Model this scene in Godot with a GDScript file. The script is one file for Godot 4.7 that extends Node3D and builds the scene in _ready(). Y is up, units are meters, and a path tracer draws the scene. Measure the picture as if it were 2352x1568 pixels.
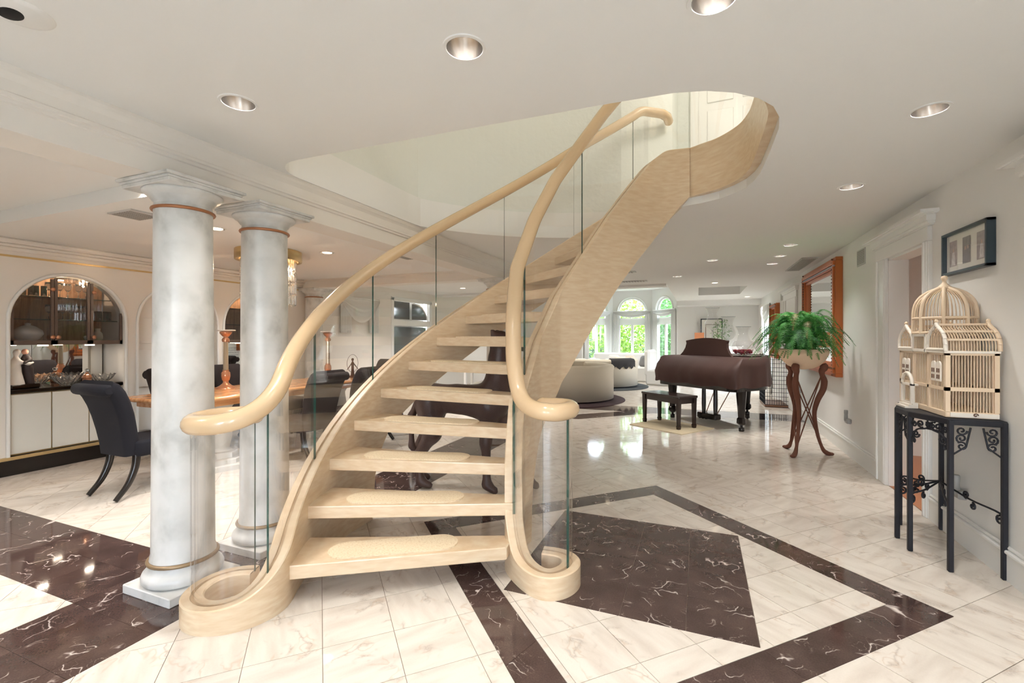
extends Node3D

const RISE := 0.1936          # stair riser
const CEIL := 2.44
const TILE := 0.305
const HC := Vector2(-0.532, -2.735)   # plan centre of the helical stair

var rng := RandomNumberGenerator.new()
var used := {}
var M := {}
var prints := {}

# ---------------------------------------------------------------- helpers
func V(x: float, y: float, z: float) -> Vector3:
	return Vector3(x, y, z)

func st() -> SurfaceTool:
	var s := SurfaceTool.new()
	s.begin(Mesh.PRIMITIVE_TRIANGLES)
	s.set_smooth_group(-1)
	return s

func numbered(called: String) -> String:
	if not used.has(called):
		used[called] = 0
		return called
	used[called] += 1
	return "%s_%03d" % [called, used[called]]

func mesh_of(s: SurfaceTool, m: Material) -> ArrayMesh:
	s.generate_normals()
	s.set_material(m)
	return s.commit()

func inst(called: String, mesh: Mesh, parent: Node = self, at := Vector3.ZERO, turn := 0.0) -> MeshInstance3D:
	var o := MeshInstance3D.new()
	o.mesh = mesh
	o.name = numbered(called) if parent == self else called
	parent.add_child(o, true)
	o.position = at
	o.rotation.y = turn
	return o

func obj(called: String, s: SurfaceTool, m: Material, parent: Node = self, at := Vector3.ZERO) -> MeshInstance3D:
	return inst(called, mesh_of(s, m), parent, at)

func tag(o: Node, label: String, category: String, group := "", kind := "") -> Node:
	if label: o.set_meta("label", label)
	if category: o.set_meta("category", category)
	if group: o.set_meta("group", group)
	if kind: o.set_meta("kind", kind)
	return o

func thing(called: String, label: String, category: String, at := Vector3.ZERO, turn := 0.0, group := "") -> Node3D:
	var o := Node3D.new()
	o.name = numbered(called)
	add_child(o)
	o.position = at
	o.rotation.y = turn
	tag(o, label, category, group)
	return o

func struct(called: String, s: SurfaceTool, m: Material, label := "") -> MeshInstance3D:
	var o := obj(called, s, m)
	o.set_meta("kind", "structure")
	if label: o.set_meta("label", label)
	return o

func dup(src: Node3D, at: Vector3, turn: float, label := "") -> Node3D:
	var base: String = String(src.name)
	var cut := base.rfind("_")
	if cut > 0 and base.substr(cut + 1).is_valid_int(): base = base.substr(0, cut)
	var r: Node3D = src.duplicate()
	r.name = numbered(base)
	add_child(r)
	r.position = at
	r.rotation.y = turn
	if label: r.set_meta("label", label)
	return r

func quad(s: SurfaceTool, a: Vector3, b: Vector3, c: Vector3, d: Vector3) -> void:
	for p in [a, b, c, a, c, d]: s.add_vertex(p)

func tri(s: SurfaceTool, a: Vector3, b: Vector3, c: Vector3) -> void:
	s.add_vertex(a); s.add_vertex(b); s.add_vertex(c)

# box with chamfered edges; b is a basis for turned boxes
func box(s: SurfaceTool, c: Vector3, size: Vector3, bev := 0.0, b := Basis()) -> void:
	s.set_smooth_group(-1)
	var h := size / 2.0
	var e: float = minf(bev, minf(h.x, minf(h.y, h.z)) * 0.98)
	var P := func(x: float, y: float, z: float) -> Vector3: return c + b * Vector3(x, y, z)
	if e <= 0.0:
		var q := []
		for i in 8: q.append(P.call(h.x * (1 if i & 1 else -1), h.y * (1 if i & 2 else -1), h.z * (1 if i & 4 else -1)))
		for f in [[0, 1, 3, 2], [5, 4, 6, 7], [4, 0, 2, 6], [1, 5, 7, 3], [2, 3, 7, 6], [4, 5, 1, 0]]:
			quad(s, q[f[0]], q[f[3]], q[f[2]], q[f[1]])
		return
	var fx := {}
	for ax in 3:
		for sg in [-1, 1]:
			var l := []
			for k in [[-1, -1], [1, -1], [1, 1], [-1, 1]]:
				var v := Vector3.ZERO
				v[ax] = h[ax] * sg
				v[(ax + 1) % 3] = (h[(ax + 1) % 3] - e) * k[0]
				v[(ax + 2) % 3] = (h[(ax + 2) % 3] - e) * k[1]
				l.append(P.call(v.x, v.y, v.z))
			if sg > 0: quad(s, l[3], l[2], l[1], l[0])
			else: quad(s, l[0], l[1], l[2], l[3])
	for ax in 3:
		var u := (ax + 1) % 3
		var w := (ax + 2) % 3
		for su in [-1, 1]:
			for sw in [-1, 1]:
				var l := []
				for k in [[-1, 0], [1, 0], [1, 1], [-1, 1]]:
					var v := Vector3.ZERO
					v[ax] = (h[ax] - e) * k[0]
					v[u] = (h[u] - (e if k[1] else 0.0)) * su
					v[w] = (h[w] - (0.0 if k[1] else e)) * sw
					l.append(P.call(v.x, v.y, v.z))
				if su * sw > 0: quad(s, l[3], l[2], l[1], l[0])
				else: quad(s, l[0], l[1], l[2], l[3])
	for sx in [-1, 1]:
		for sy in [-1, 1]:
			for sz in [-1, 1]:
				var a: Vector3 = P.call(h.x * sx, (h.y - e) * sy, (h.z - e) * sz)
				var d: Vector3 = P.call((h.x - e) * sx, h.y * sy, (h.z - e) * sz)
				var g: Vector3 = P.call((h.x - e) * sx, (h.y - e) * sy, h.z * sz)
				if sx * sy * sz > 0: tri(s, a, g, d)
				else: tri(s, a, d, g)

func bx(s: SurfaceTool, x0: float, x1: float, y0: float, y1: float, z0: float, z1: float, bev := 0.0) -> void:
	box(s, V((x0 + x1) / 2, (y0 + y1) / 2, (z0 + z1) / 2), V(absf(x1 - x0), absf(y1 - y0), absf(z1 - z0)), bev)

# joins rings of points; each ring runs the same way round
func loft(s: SurfaceTool, rings: Array, closed := true, caps := true, smooth := true, wrap := false) -> void:
	s.set_smooth_group(1 if smooth else -1)
	var n: int = rings[0].size()
	var last := rings.size() if wrap else rings.size() - 1
	for i in last:
		var a: PackedVector3Array = rings[i]
		var b: PackedVector3Array = rings[(i + 1) % rings.size()]
		for j in (n if closed else n - 1):
			quad(s, a[j], b[j], b[(j + 1) % n], a[(j + 1) % n])
	if caps and not wrap:
		s.set_smooth_group(-1)
		for e in 2:
			var r: PackedVector3Array = rings[0] if e == 0 else rings[-1]
			var c := Vector3.ZERO
			for p in r: c += p
			c /= n
			for j in n:
				if e == 0: tri(s, c, r[j], r[(j + 1) % n])
				else: tri(s, c, r[(j + 1) % n], r[j])

func tube(s: SurfaceTool, pts: Array, rad, n := 8, wrap := false, flat := Vector2.ONE) -> void:
	var rings := []
	var up := Vector3.UP
	var m := pts.size()
	for i in m:
		var t: Vector3
		if wrap: t = pts[(i + 1) % m] - pts[(i - 1 + m) % m]
		else: t = pts[mini(i + 1, m - 1)] - pts[maxi(i - 1, 0)]
		t = t.normalized()
		if i == 0 and absf(t.y) > 0.95: up = Vector3.RIGHT
		var side := t.cross(up)
		if side.length() < 0.01: side = t.cross(Vector3.FORWARD)
		side = side.normalized()
		var nu := side.cross(t).normalized()
		up = nu
		var r: float = rad[i] if rad is Array else rad
		var ring := PackedVector3Array()
		for j in n:
			var a := TAU * j / n
			ring.append(pts[i] + side * cos(a) * r * flat.x + nu * sin(a) * r * flat.y)
		rings.append(ring)
	loft(s, rings, true, true, true, wrap)

func lathe(s: SurfaceTool, prof: Array, n := 24, c := Vector3.ZERO, smooth := true, tilt := Basis(), caps := true) -> void:
	var rings := []
	for p in prof:
		var ring := PackedVector3Array()
		for j in n:
			var a := -TAU * j / n
			ring.append(c + tilt * V(cos(a) * p[0], p[1], sin(a) * p[0]))
		rings.append(ring)
	loft(s, rings, true, caps, smooth)

func ball(s: SurfaceTool, c: Vector3, r: Vector3, n := 12, m := 8, b := Basis()) -> void:
	var rings := []
	for i in m + 1:
		var f := PI * i / m
		var ring := PackedVector3Array()
		for j in n:
			var a := -TAU * j / n
			ring.append(c + b * V(cos(a) * sin(f) * r.x, -cos(f) * r.y, sin(a) * sin(f) * r.z))
		rings.append(ring)
	loft(s, rings, true, false)

# extrudes a flat outline: point = o + ux * x + uy * y, thickness d
func ext(s: SurfaceTool, poly: PackedVector2Array, o: Vector3, ux: Vector3, uy: Vector3, d: Vector3, smooth := false) -> void:
	s.set_smooth_group(-1)
	var id := Geometry2D.triangulate_polygon(poly)
	for k in range(0, id.size(), 3):
		var a: Vector3 = o + ux * poly[id[k]].x + uy * poly[id[k]].y
		var b: Vector3 = o + ux * poly[id[k + 1]].x + uy * poly[id[k + 1]].y
		var c: Vector3 = o + ux * poly[id[k + 2]].x + uy * poly[id[k + 2]].y
		tri(s, a, b, c)
		tri(s, a + d, c + d, b + d)
	if smooth: s.set_smooth_group(2)
	for i in poly.size():
		var p := poly[i]
		var q := poly[(i + 1) % poly.size()]
		var a := o + ux * p.x + uy * p.y
		var b := o + ux * q.x + uy * q.y
		quad(s, a, a + d, b + d, b)

func plate(s: SurfaceTool, poly: PackedVector2Array, y0: float, y1: float, smooth := false) -> void:   # poly in x,z
	ext(s, poly, V(0, y1, 0), V(1, 0, 0), V(0, 0, 1), V(0, y0 - y1, 0), smooth)

func pv(l: Array) -> PackedVector2Array:
	var p := PackedVector2Array()
	for i in range(0, l.size(), 2): p.append(Vector2(l[i], l[i + 1]))
	return p

func arc2(c: Vector2, r: float, a0: float, a1: float, n: int) -> PackedVector2Array:
	var p := PackedVector2Array()
	for i in n + 1:
		var a := deg_to_rad(lerpf(a0, a1, float(i) / n))
		p.append(c + Vector2(cos(a), sin(a)) * r)
	return p

func crom(pts: Array, per := 6, wrap := false) -> Array:      # Catmull-Rom through Vector3 points
	var out := []
	var n := pts.size()
	for i in (n if wrap else n - 1):
		var p0: Vector3 = pts[(i - 1 + n) % n] if wrap else pts[maxi(i - 1, 0)]
		var p1: Vector3 = pts[i]
		var p2: Vector3 = pts[(i + 1) % n]
		var p3: Vector3 = pts[(i + 2) % n] if wrap else pts[mini(i + 2, n - 1)]
		for k in per:
			var t := float(k) / per
			out.append(0.5 * ((2 * p1) + (p2 - p0) * t + (2 * p0 - 5 * p1 + 4 * p2 - p3) * t * t + (3 * p1 - p0 - 3 * p2 + p3) * t * t * t))
	if not wrap: out.append(pts[n - 1])
	return out

func tab(x: float, xs: Array, ys: Array) -> float:
	if x <= xs[0]: return ys[0]
	for i in range(1, xs.size()):
		if x <= xs[i]:
			return lerpf(ys[i - 1], ys[i], (x - xs[i - 1]) / (xs[i] - xs[i - 1]))
	return ys[-1]

# ---------------------------------------------------------------- materials
func mat(key: String, hex: String, rough := 0.6, metal := 0.0, spec := 0.5) -> StandardMaterial3D:
	if M.has(key): return M[key]
	var m := StandardMaterial3D.new()
	m.resource_name = key
	m.albedo_color = Color(hex)
	m.roughness = rough
	m.metallic = metal
	m.metallic_specular = spec
	M[key] = m
	return m

func noise(freq: float, oct := 4, sd := 1, type := FastNoiseLite.TYPE_SIMPLEX_SMOOTH) -> FastNoiseLite:
	var n := FastNoiseLite.new()
	n.noise_type = type
	n.frequency = freq
	n.fractal_octaves = oct
	n.seed = sd
	return n

func ntex(n: FastNoiseLite, cols: Array, offs: Array, size := 512) -> NoiseTexture2D:
	var t := NoiseTexture2D.new()
	t.width = size
	t.height = size
	t.seamless = true
	t.noise = n
	var g := Gradient.new()
	g.offsets = PackedFloat32Array(offs)
	var c := PackedColorArray()
	for h in cols: c.append(Color(h))
	g.colors = c
	t.color_ramp = g
	return t

func tri_tex(m: StandardMaterial3D, t: Texture2D, scale: Vector3, world := false) -> StandardMaterial3D:
	m.albedo_texture = t
	m.uv1_triplanar = true
	m.uv1_world_triplanar = world
	m.uv1_scale = scale
	return m

func bump(m: StandardMaterial3D, n: FastNoiseLite, depth: float, size := 256) -> void:
	var t := NoiseTexture2D.new()
	t.width = size
	t.height = size
	t.seamless = true
	t.noise = n
	m.heightmap_enabled = true
	m.heightmap_texture = t
	m.heightmap_scale = depth

func marble_image(size: int, dark: bool, sd: int) -> ImageTexture:
	var im := Image.create(size, size, false, Image.FORMAT_RGB8)
	var cloud := noise(0.005, 4, sd)
	var warp := noise(0.011, 3, sd + 1)
	var vein := noise(0.0042 if dark else 0.0035, 2, sd + 2)
	var fine := noise(0.011, 2, sd + 3)
	var mask := noise(0.006, 3, sd + 4)
	var grain := noise(0.15, 2, sd + 5)
	for y in size:
		for x in size:
			var w := warp.get_noise_2d(x, y)
			var w2 := warp.get_noise_2d(x + 400, y + 700)
			var p := x * 0.8 + y * 0.6            # veins run slantwise
			var q := (y * 0.8 - x * 0.6) * 2.1
			var g := grain.get_noise_2d(x, y)
			var v := vein.get_noise_2d(p + w * 40.0, q + w2 * 55.0)
			var f := fine.get_noise_2d(p * 0.9 + w2 * 25.0, q * 0.7 + w * 30.0)
			var k := clampf(mask.get_noise_2d(p, q * 0.5) * 1.7 + 0.4, 0.0, 1.0)
			var col: Color
			if dark:
				var c := cloud.get_noise_2d(x, y)
				col = Color(0.26, 0.20, 0.187).lerp(Color(0.36, 0.29, 0.268), clampf(c * 0.8 + 0.45 + g * 0.35, 0.0, 1.0))
				var a := pow(clampf(1.0 - absf(v) * 15.0, 0.0, 1.0), 1.5) * clampf(k * 2.2 - 0.5, 0.0, 1.0)
				var b := pow(clampf(1.0 - absf(f) * 13.0, 0.0, 1.0), 2.0) * clampf(k * 1.3 - 0.55, 0.0, 0.55)
				col = col.lerp(Color(0.92, 0.88, 0.85), clampf(a * 0.95 + b * (0.5 + g), 0.0, 0.92))
			else:
				var c := cloud.get_noise_2d(p * 0.5, q * 1.2)
				col = Color(0.93, 0.908, 0.88).lerp(Color(0.87, 0.838, 0.805), clampf(c * 1.1 + 0.3, 0.0, 1.0))
				var a := pow(clampf(1.0 - absf(v) * 5.0, 0.0, 1.0), 1.6) * clampf(k * 1.3 - 0.5, 0.0, 1.0)
				col = col.lerp(Color(0.63, 0.585, 0.55), a * (0.46 + g * 0.4))
				var b := pow(clampf(1.0 - absf(f) * 5.0, 0.0, 1.0), 1.6) * clampf(k - 0.62, 0.0, 1.0)
				col = col.lerp(Color(0.74, 0.61, 0.50), b * 0.7)
				col = col * (1.0 + g * 0.012)
			im.set_pixel(x, y, col)
	return ImageTexture.create_from_image(im)

func make_materials() -> void:
	mat("ceiling_paint", "f1f0ec", 0.85)
	mat("wall_paint", "efeeea", 0.75)
	mat("trim_paint", "f1f0ec", 0.32)
	mat("dining_paint", "ebe5dc", 0.7)
	var up := mat("upper_plaster", "e9ebe4", 0.85)
	bump(up, noise(0.03, 4, 3), 0.35, 512)
	up.uv1_triplanar = true
	up.uv1_scale = V(0.8, 0.8, 0.8)
	var mw := mat("tile_white", "f5f1eb", 0.07)
	mw.albedo_texture = marble_image(1024, false, 11)
	var md := mat("tile_dark", "ffffff", 0.06)
	md.albedo_texture = marble_image(1024, true, 40)
	mat("grout", "9a8b7c", 0.9)
	mat("grout_dark", "8a8580", 0.9)
	var wd := mat("bleached_wood", "ffffff", 0.36)
	var wn := noise(0.02, 4, 5)
	tri_tex(wd, ntex(wn, ["d7bb97", "dec5a4", "e3cfb0"], [0.2, 0.55, 0.85]), V(0.8, 3.0, 0.8))
	wd.clearcoat_enabled = true
	wd.clearcoat = 0.25
	wd.clearcoat_roughness = 0.15
	var wr := mat("rail_wood", "dcbe97", 0.25)
	wr.clearcoat_enabled = true
	wr.clearcoat = 0.5
	wr.clearcoat_roughness = 0.1
	var wp := mat("tread_pad", "ffffff", 0.8)
	tri_tex(wp, ntex(noise(0.09, 4, 8), ["d6be9a", "e5d0ae", "ead8ba"], [0.15, 0.4, 0.8], 256), V(3, 3, 3))
	var gl := mat("clear_glass", "ffffff", 0.0)
	gl.albedo_color.a = 0.01
	gl.transparency = BaseMaterial3D.TRANSPARENCY_ALPHA
	var ge := mat("glass_edge", "0f4a40", 0.05)
	ge.albedo_color.a = 0.94
	ge.transparency = BaseMaterial3D.TRANSPARENCY_ALPHA
	var vg := mat("vase_glass", "f4f8f8", 0.03)
	vg.albedo_color.a = 0.14
	vg.transparency = BaseMaterial3D.TRANSPARENCY_ALPHA
	var rg := mat("rim_glass", "eef3f3", 0.05)
	rg.albedo_color.a = 0.55
	rg.transparency = BaseMaterial3D.TRANSPARENCY_ALPHA
	var sg := mat("smoked_glass", "4a3a33", 0.02)
	sg.albedo_color.a = 0.22
	sg.transparency = BaseMaterial3D.TRANSPARENCY_ALPHA
	var cr := mat("crystal", "ffffff", 0.0)
	cr.albedo_color.a = 0.04
	cr.transparency = BaseMaterial3D.TRANSPARENCY_ALPHA
	cr.refraction_enabled = true
	cr.refraction_scale = 0.05
	var cm := mat("column_marble", "ffffff", 0.28)
	tri_tex(cm, ntex(noise(0.008, 5, 21), ["b4b3ae", "d2d1cc", "dedcd8", "e2e1dd"], [0.1, 0.36, 0.6, 0.9], 512), V(1.1, 0.8, 1.1))
	mat("copper_ring", "a5714f", 0.35, 0.6)
	mat("aged_brass_ring", "9a8264", 0.4, 0.5)
	mat("brass", "c9ae7c", 0.28, 0.8)
	mat("gold_strip", "cdb07c", 0.35, 0.4)
	mat("chrome", "ebe7e3", 0.17, 1.0)
	var lamp := mat("lamp_lens", "fff1dd", 0.5)
	lamp.emission_enabled = true
	lamp.emission = Color("ffe6c4")
	lamp.emission_energy_multiplier = 9.0
	mat("black_stone", "17120f", 0.12)
	mat("black_gloss", "1c1715", 0.18)
	mat("black_iron", "23242b", 0.5, 0.3)
	mat("navy_velvet", "0d0e19", 0.9).rim_enabled = true
	M.navy_velvet.rim = 0.08
	mat("brown_velvet", "1e1413", 0.9).rim_enabled = true
	M.brown_velvet.rim = 0.1
	mat("cabinet_white", "e6e5dd", 0.4)
	mat("cabinet_taupe", "5d4d45", 0.4)
	var cb := mat("cabinet_back", "ffffff", 0.6)
	tri_tex(cb, ntex(noise(0.015, 4, 31), ["8f6a4f", "a98262", "b58f6e"], [0.2, 0.5, 0.8], 256), V(6, 0.8, 6))
	mat("mirror", "e8eaea", 0.015, 1.0)
	mat("white_ceramic", "ece6df", 0.35)
	mat("dark_suit", "3a2e2c", 0.6)
	mat("skin_clay", "d9a48c", 0.6)
	var tw := mat("table_wood", "ffffff", 0.16)
	tri_tex(tw, ntex(noise(0.012, 4, 33), ["b97b4c", "cf9563", "dba876"], [0.2, 0.5, 0.85], 256), V(5, 5, 0.8))
	mat("stone_pedestal", "d5d0c6", 0.5)
	mat("copper_glass", "c98f6e", 0.12, 0.55)
	mat("gilt_frame", "b5622f", 0.38, 0.15)
	mat("gilt_bead", "6f4a33", 0.4, 0.4)
	mat("silver_bead", "9a9a9e", 0.3, 0.7)
	var dg := mat("granite_brown", "ffffff", 0.42)
	tri_tex(dg, ntex(noise(0.3, 2, 41), ["3a2a27", "523f3a", "6c5852"], [0.25, 0.5, 0.85], 256), V(2.5, 2.5, 2.5))
	mat("terracotta_bowl", "e0c3a4", 0.7)
	var ru := mat("rusty_iron", "ffffff", 0.75)
	tri_tex(ru, ntex(noise(0.22, 3, 43), ["45261c", "6b3d2b", "83523c"], [0.25, 0.5, 0.8], 256), V(5, 5, 5))
	mat("soil", "2d221b", 1.0)
	for k in 4:
		var f := mat("fern_%d" % k, ["3f8a3c", "55a04c", "2f6c38", "94905a"][k], 0.55)
		f.backlight_enabled = true
		f.backlight = Color(["2a5c26", "38702f", "1d4a22", "5c5a30"][k])
	mat("cage_wood", "e5cdaf", 0.55)
	mat("cage_trim", "efe6d8", 0.5)
	mat("cloth_brown", "432a24", 0.62).rim_enabled = true
	M.cloth_brown.rim = 0.3
	mat("piano_black", "1d1614", 0.12)
	mat("ebony_wood", "2a1b17", 0.25)
	var uph := mat("cream_upholstery", "ded3be", 0.9)
	uph.rim_enabled = true
	uph.rim = 0.2
	mat("white_linen", "f0eee9", 0.9)
	mat("grey_throw", "3a3838", 0.95)
	mat("plum_rug", "3e2a2c", 0.95)
	mat("grey_rug", "3e4143", 0.95)
	mat("beige_mat", "d2c3a4", 0.95)
	var cu := mat("curtain", "f2f1ed", 0.85)
	cu.backlight_enabled = true
	cu.backlight = Color("8a8a86")
	mat("red_petals", "8e1d2e", 0.6)
	mat("leaf_bright", "6f8c30", 0.5).backlight_enabled = true
	M.leaf_bright.backlight = Color("6f8a2a")
	mat("leaf_mid", "4a7434", 0.5).backlight_enabled = true
	M.leaf_mid.backlight = Color("3e6a24")
	mat("leaf_deep", "284f2e", 0.5).backlight_enabled = true
	M.leaf_deep.backlight = Color("1d4022")
	mat("bark", "4a3b2c", 0.9)
	mat("lawn", "5f7a3a", 0.95)
	mat("vent_metal", "c4c2bd", 0.5)
	mat("vent_dark", "a19d96", 0.7)
	mat("dark_void", "0d0c0c", 0.9)
	mat("device_grey", "a4a39f", 0.45)
	mat("orange_box", "c98258", 0.7)
	mat("paper_white", "efece3", 0.8)
	mat("oak_floor", "b8764c", 0.3)
	mat("tv_glass", "33393d", 0.05)
	mat("concrete_wire", "20242c", 0.5, 0.4)
	mat("bronze", "5a3a28", 0.35, 0.6)
# ---------------------------------------------------------------- floor
func tile_mesh(poly: PackedVector2Array, m: Material, sd: int) -> ArrayMesh:   # poly relative to the tile's middle
	var s := st()
	tile_into(s, poly, Vector2.ZERO, sd)
	return mesh_of(s, m)

func tile_into(s: SurfaceTool, poly: PackedVector2Array, at: Vector2, sd: int) -> void:
	var r := RandomNumberGenerator.new()
	r.seed = sd * 7919 + 13
	var o := Vector2(r.randf_range(0.25, 0.75), r.randf_range(0.25, 0.75))
	var turn := PI / 2 * r.randi_range(0, 1) + (PI if r.randf() < 0.5 else 0.0)
	var P := func(q: Vector2, y: float) -> void:
		s.set_uv(o + (q - at).rotated(turn) / 1.5)
		s.add_vertex(V(q.x, y, q.y))
	s.set_smooth_group(-1)
	var id := Geometry2D.triangulate_polygon(poly)
	var cw := Geometry2D.is_polygon_clockwise(poly)
	for k in range(0, id.size(), 3):
		for j in 3: P.call(poly[id[k + (2 - j if cw else j)]], 0.0)
	for i in poly.size():
		var a := poly[i]
		var b := poly[(i + 1) % poly.size()]
		for e in [[a, 0.0], [a, -0.006], [b, -0.006], [a, 0.0], [b, -0.006], [b, 0.0]]: P.call(e[0], e[1])

func shrink(poly: PackedVector2Array, by: float) -> Array:
	return Geometry2D.offset_polygon(poly, -by, Geometry2D.JOIN_MITER)

func area_of(p: PackedVector2Array) -> float:
	var a := 0.0
	for i in p.size(): a += p[i].cross(p[(i + 1) % p.size()])
	return absf(a) / 2

func middle(p: PackedVector2Array) -> Vector2:
	var c := Vector2.ZERO
	for q in p: c += q
	return c / p.size()

func seen_size(q: Vector2) -> float:      # how large a floor tile here shows, 0 outside the picture
	var t := deg_to_rad(22.2)
	var d := -q.x * sin(t) - q.y * cos(t)
	var l := q.x * cos(t) - q.y * sin(t)
	if d < 1.35 or absf(l / d) > 1.2: return 0.0
	return 1.0 / (d * d * d)

func rect(x0: float, x1: float, z0: float, z1: float) -> PackedVector2Array:
	return pv([x0, z0, x1, z0, x1, z1, x0, z1])

func make_floor() -> void:
	var s := st()
	bx(s, -6.9, 1.8, -0.2, -0.0035, -17.0, 2.75)
	var floor_node := struct("floor", s, M.grout, "polished white and brown marble tile floor")
	var cen := Vector2(-0.36, -2.87)
	var dia := func(r: float) -> PackedVector2Array: return PackedVector2Array([cen + Vector2(r, 0), cen + Vector2(0, r), cen + Vector2(-r, 0), cen + Vector2(0, -r)])
	var outer: PackedVector2Array = dia.call(1.51)
	var inner: PackedVector2Array = dia.call(1.245)
	var sq := rect(cen.x - 0.61, cen.x + 0.61, cen.y - 0.61, cen.y + 0.61)
	var dark_parts := []                       # dark pieces, each one a tile
	for i in 4:                                # the diamond ring, in lengths
		var a: Vector2 = outer[i]
		var b: Vector2 = outer[(i + 1) % 4]
		var c: Vector2 = inner[(i + 1) % 4]
		var d: Vector2 = inner[i]
		for k in 4:
			var t0 := k / 4.0
			var t1 := (k + 1) / 4.0
			dark_parts.append(PackedVector2Array([a.lerp(b, t0), a.lerp(b, t1), d.lerp(c, t1), d.lerp(c, t0)]))
	for i in 4:
		for j in 4:
			dark_parts.append(rect(sq[0].x + i * 0.305, sq[0].x + i * 0.305 + 0.305, sq[0].y + j * 0.305, sq[0].y + j * 0.305 + 0.305))
	var bands := [rect(-2.955, -2.315, -9.0, 2.6), rect(-6.2, -2.955, -1.85, -1.315), rect(-2.955, 1.6, -9.25, -8.55), pv([-1.3, -8.55, -0.75, -8.55, -1.85, -7.45, -2.315, -7.45, -2.315, -7.6])]
	for bi in bands.size():
		var b: PackedVector2Array = bands[bi]
		var x := -6.405
		while x < 1.7:
			var z := -9.55
			while z < 2.7:
				if bi == 3:
					z += 0.305
					continue
				for p in Geometry2D.intersect_polygons(b, rect(x, x + 0.305, z, z + 0.305)):
					if area_of(p) > 0.004: dark_parts.append(p)
				z += 0.305
			x += 0.305
	dark_parts.append(bands[3])
	var cuts := [bands[0], bands[1], bands[2], bands[3], sq]
	for i in 4: cuts.append(PackedVector2Array([outer[i], outer[(i + 1) % 4], inner[(i + 1) % 4], inner[i]]))
	var bound := rect(-6.75, 1.61, -16.0, 2.6)
	var whole := PackedVector2Array([Vector2(0, -1), Vector2(1, 0), Vector2(0, 1), Vector2(-1, 0)])
	for i in 4: whole[i] = whole[i] * (TILE / sqrt(2.0) - 0.002)
	var variants := []
	for k in 24: variants.append(tile_mesh(whole, M.tile_white, k))
	var found := []
	var hd := TILE / sqrt(2.0)
	for iu in range(-60, 30):
		for iv in range(-30, 60):
			# tile axes run at 45 degrees to the walls
			var u := iu - 0.08 + 0.5
			var v := iv + 0.036 + 0.5
			var c := Vector2((u + v) * hd, (u - v) * hd)
			if c.x < -7.1 or c.x > 2.0 or c.y < -16.4 or c.y > 3.0: continue
			var p := PackedVector2Array([c + Vector2(0, -hd), c + Vector2(hd, 0), c + Vector2(0, hd), c + Vector2(-hd, 0)])
			var pieces := [p]
			var cut := not (c.x > -6.5 and c.x < 1.39 and c.y > -15.7 and c.y < 2.3)
			if cut: pieces = Geometry2D.intersect_polygons(p, bound)
			for k in cuts:
				var next := []
				for q in pieces:
					var touch := Geometry2D.intersect_polygons(q, k)
					if touch.is_empty():
						next.append(q)
					else:
						cut = true
						for w in Geometry2D.clip_polygons(q, k):
							if not Geometry2D.is_polygon_clockwise(w): next.append(w)
							elif pieces.size() == 1: next.append(w)
				pieces = next
			for q in pieces:
				if area_of(q) < 0.0015: continue
				found.append({"p": q, "c": middle(q), "cut": cut, "see": seen_size(middle(q)) * area_of(q)})
	found.sort_custom(func(a, b): return a.see > b.see)
	var rest := st()
	var n := 0
	for t in found:
		n += 1
		if n <= 300:
			if not t.cut:
				inst("white_marble_tile", variants[n % 24], floor_node, V(t.c.x, 0, t.c.y))
			else:
				for q in shrink(t.p, 0.0015):
					var c := middle(q)
					var l := PackedVector2Array()
					for e in q: l.append(e - c)
					inst("white_marble_tile", tile_mesh(l, M.tile_white, n), floor_node, V(c.x, 0, c.y))
		else:
			for q in shrink(t.p, 0.0015): tile_into(rest, q, t.c, n)
	var more := obj("white_marble_tiles", rest, M.tile_white, floor_node)
	more.set_meta("kind", "stuff")
	var dl := []
	for p in dark_parts: dl.append({"p": p, "c": middle(p), "see": seen_size(middle(p)) * area_of(p)})
	dl.sort_custom(func(a, b): return a.see > b.see)
	var rd := st()
	n = 0
	for t in dl:
		n += 1
		for q in shrink(t.p, 0.0008):
			if n <= 290:
				var l := PackedVector2Array()
				for e in q: l.append(e - t.c)
				inst("dark_marble_tile", tile_mesh(l, M.tile_dark, n + 500), floor_node, V(t.c.x, 0, t.c.y))
			else:
				tile_into(rd, q, t.c, n + 500)
	var md := obj("dark_marble_tiles", rd, M.tile_dark, floor_node)
	md.set_meta("kind", "stuff")
	tag(floor_node, "", "")
	# small room seen through the open doorway
	s = st()
	bx(s, 1.62, 4.2, -0.2, 0.0, -6.6, -3.4)
	struct("floor_side_room", s, M.oak_floor, "orange wood floor beyond the open doorway")

# ---------------------------------------------------------------- shell
func well_outline() -> PackedVector2Array:
	var p := PackedVector2Array()
	p.append_array(arc2(Vector2(-2.28, -2.33), 0.24, 90, 180, 8))
	p.append_array(pv([-2.52, -3.0, -2.52, -3.6]))
	p.append_array(arc2(HC, 2.24, 208, 263, 20))
	p.append_array(pv([-0.45, -4.97, -0.42, -4.06, -0.12, -4.04, 0.03, -3.99, 0.15, -3.92, 0.25, -3.81, 0.32, -3.69, 0.36, -3.55, 0.378, -3.40, 0.386, -3.05, 0.386, -2.72, 0.368, -2.58, 0.325, -2.45, 0.25, -2.34, 0.15, -2.25, 0.03, -2.185, -0.1, -2.15, -0.38, -2.135, -1.2, -2.11]))
	return p

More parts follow.
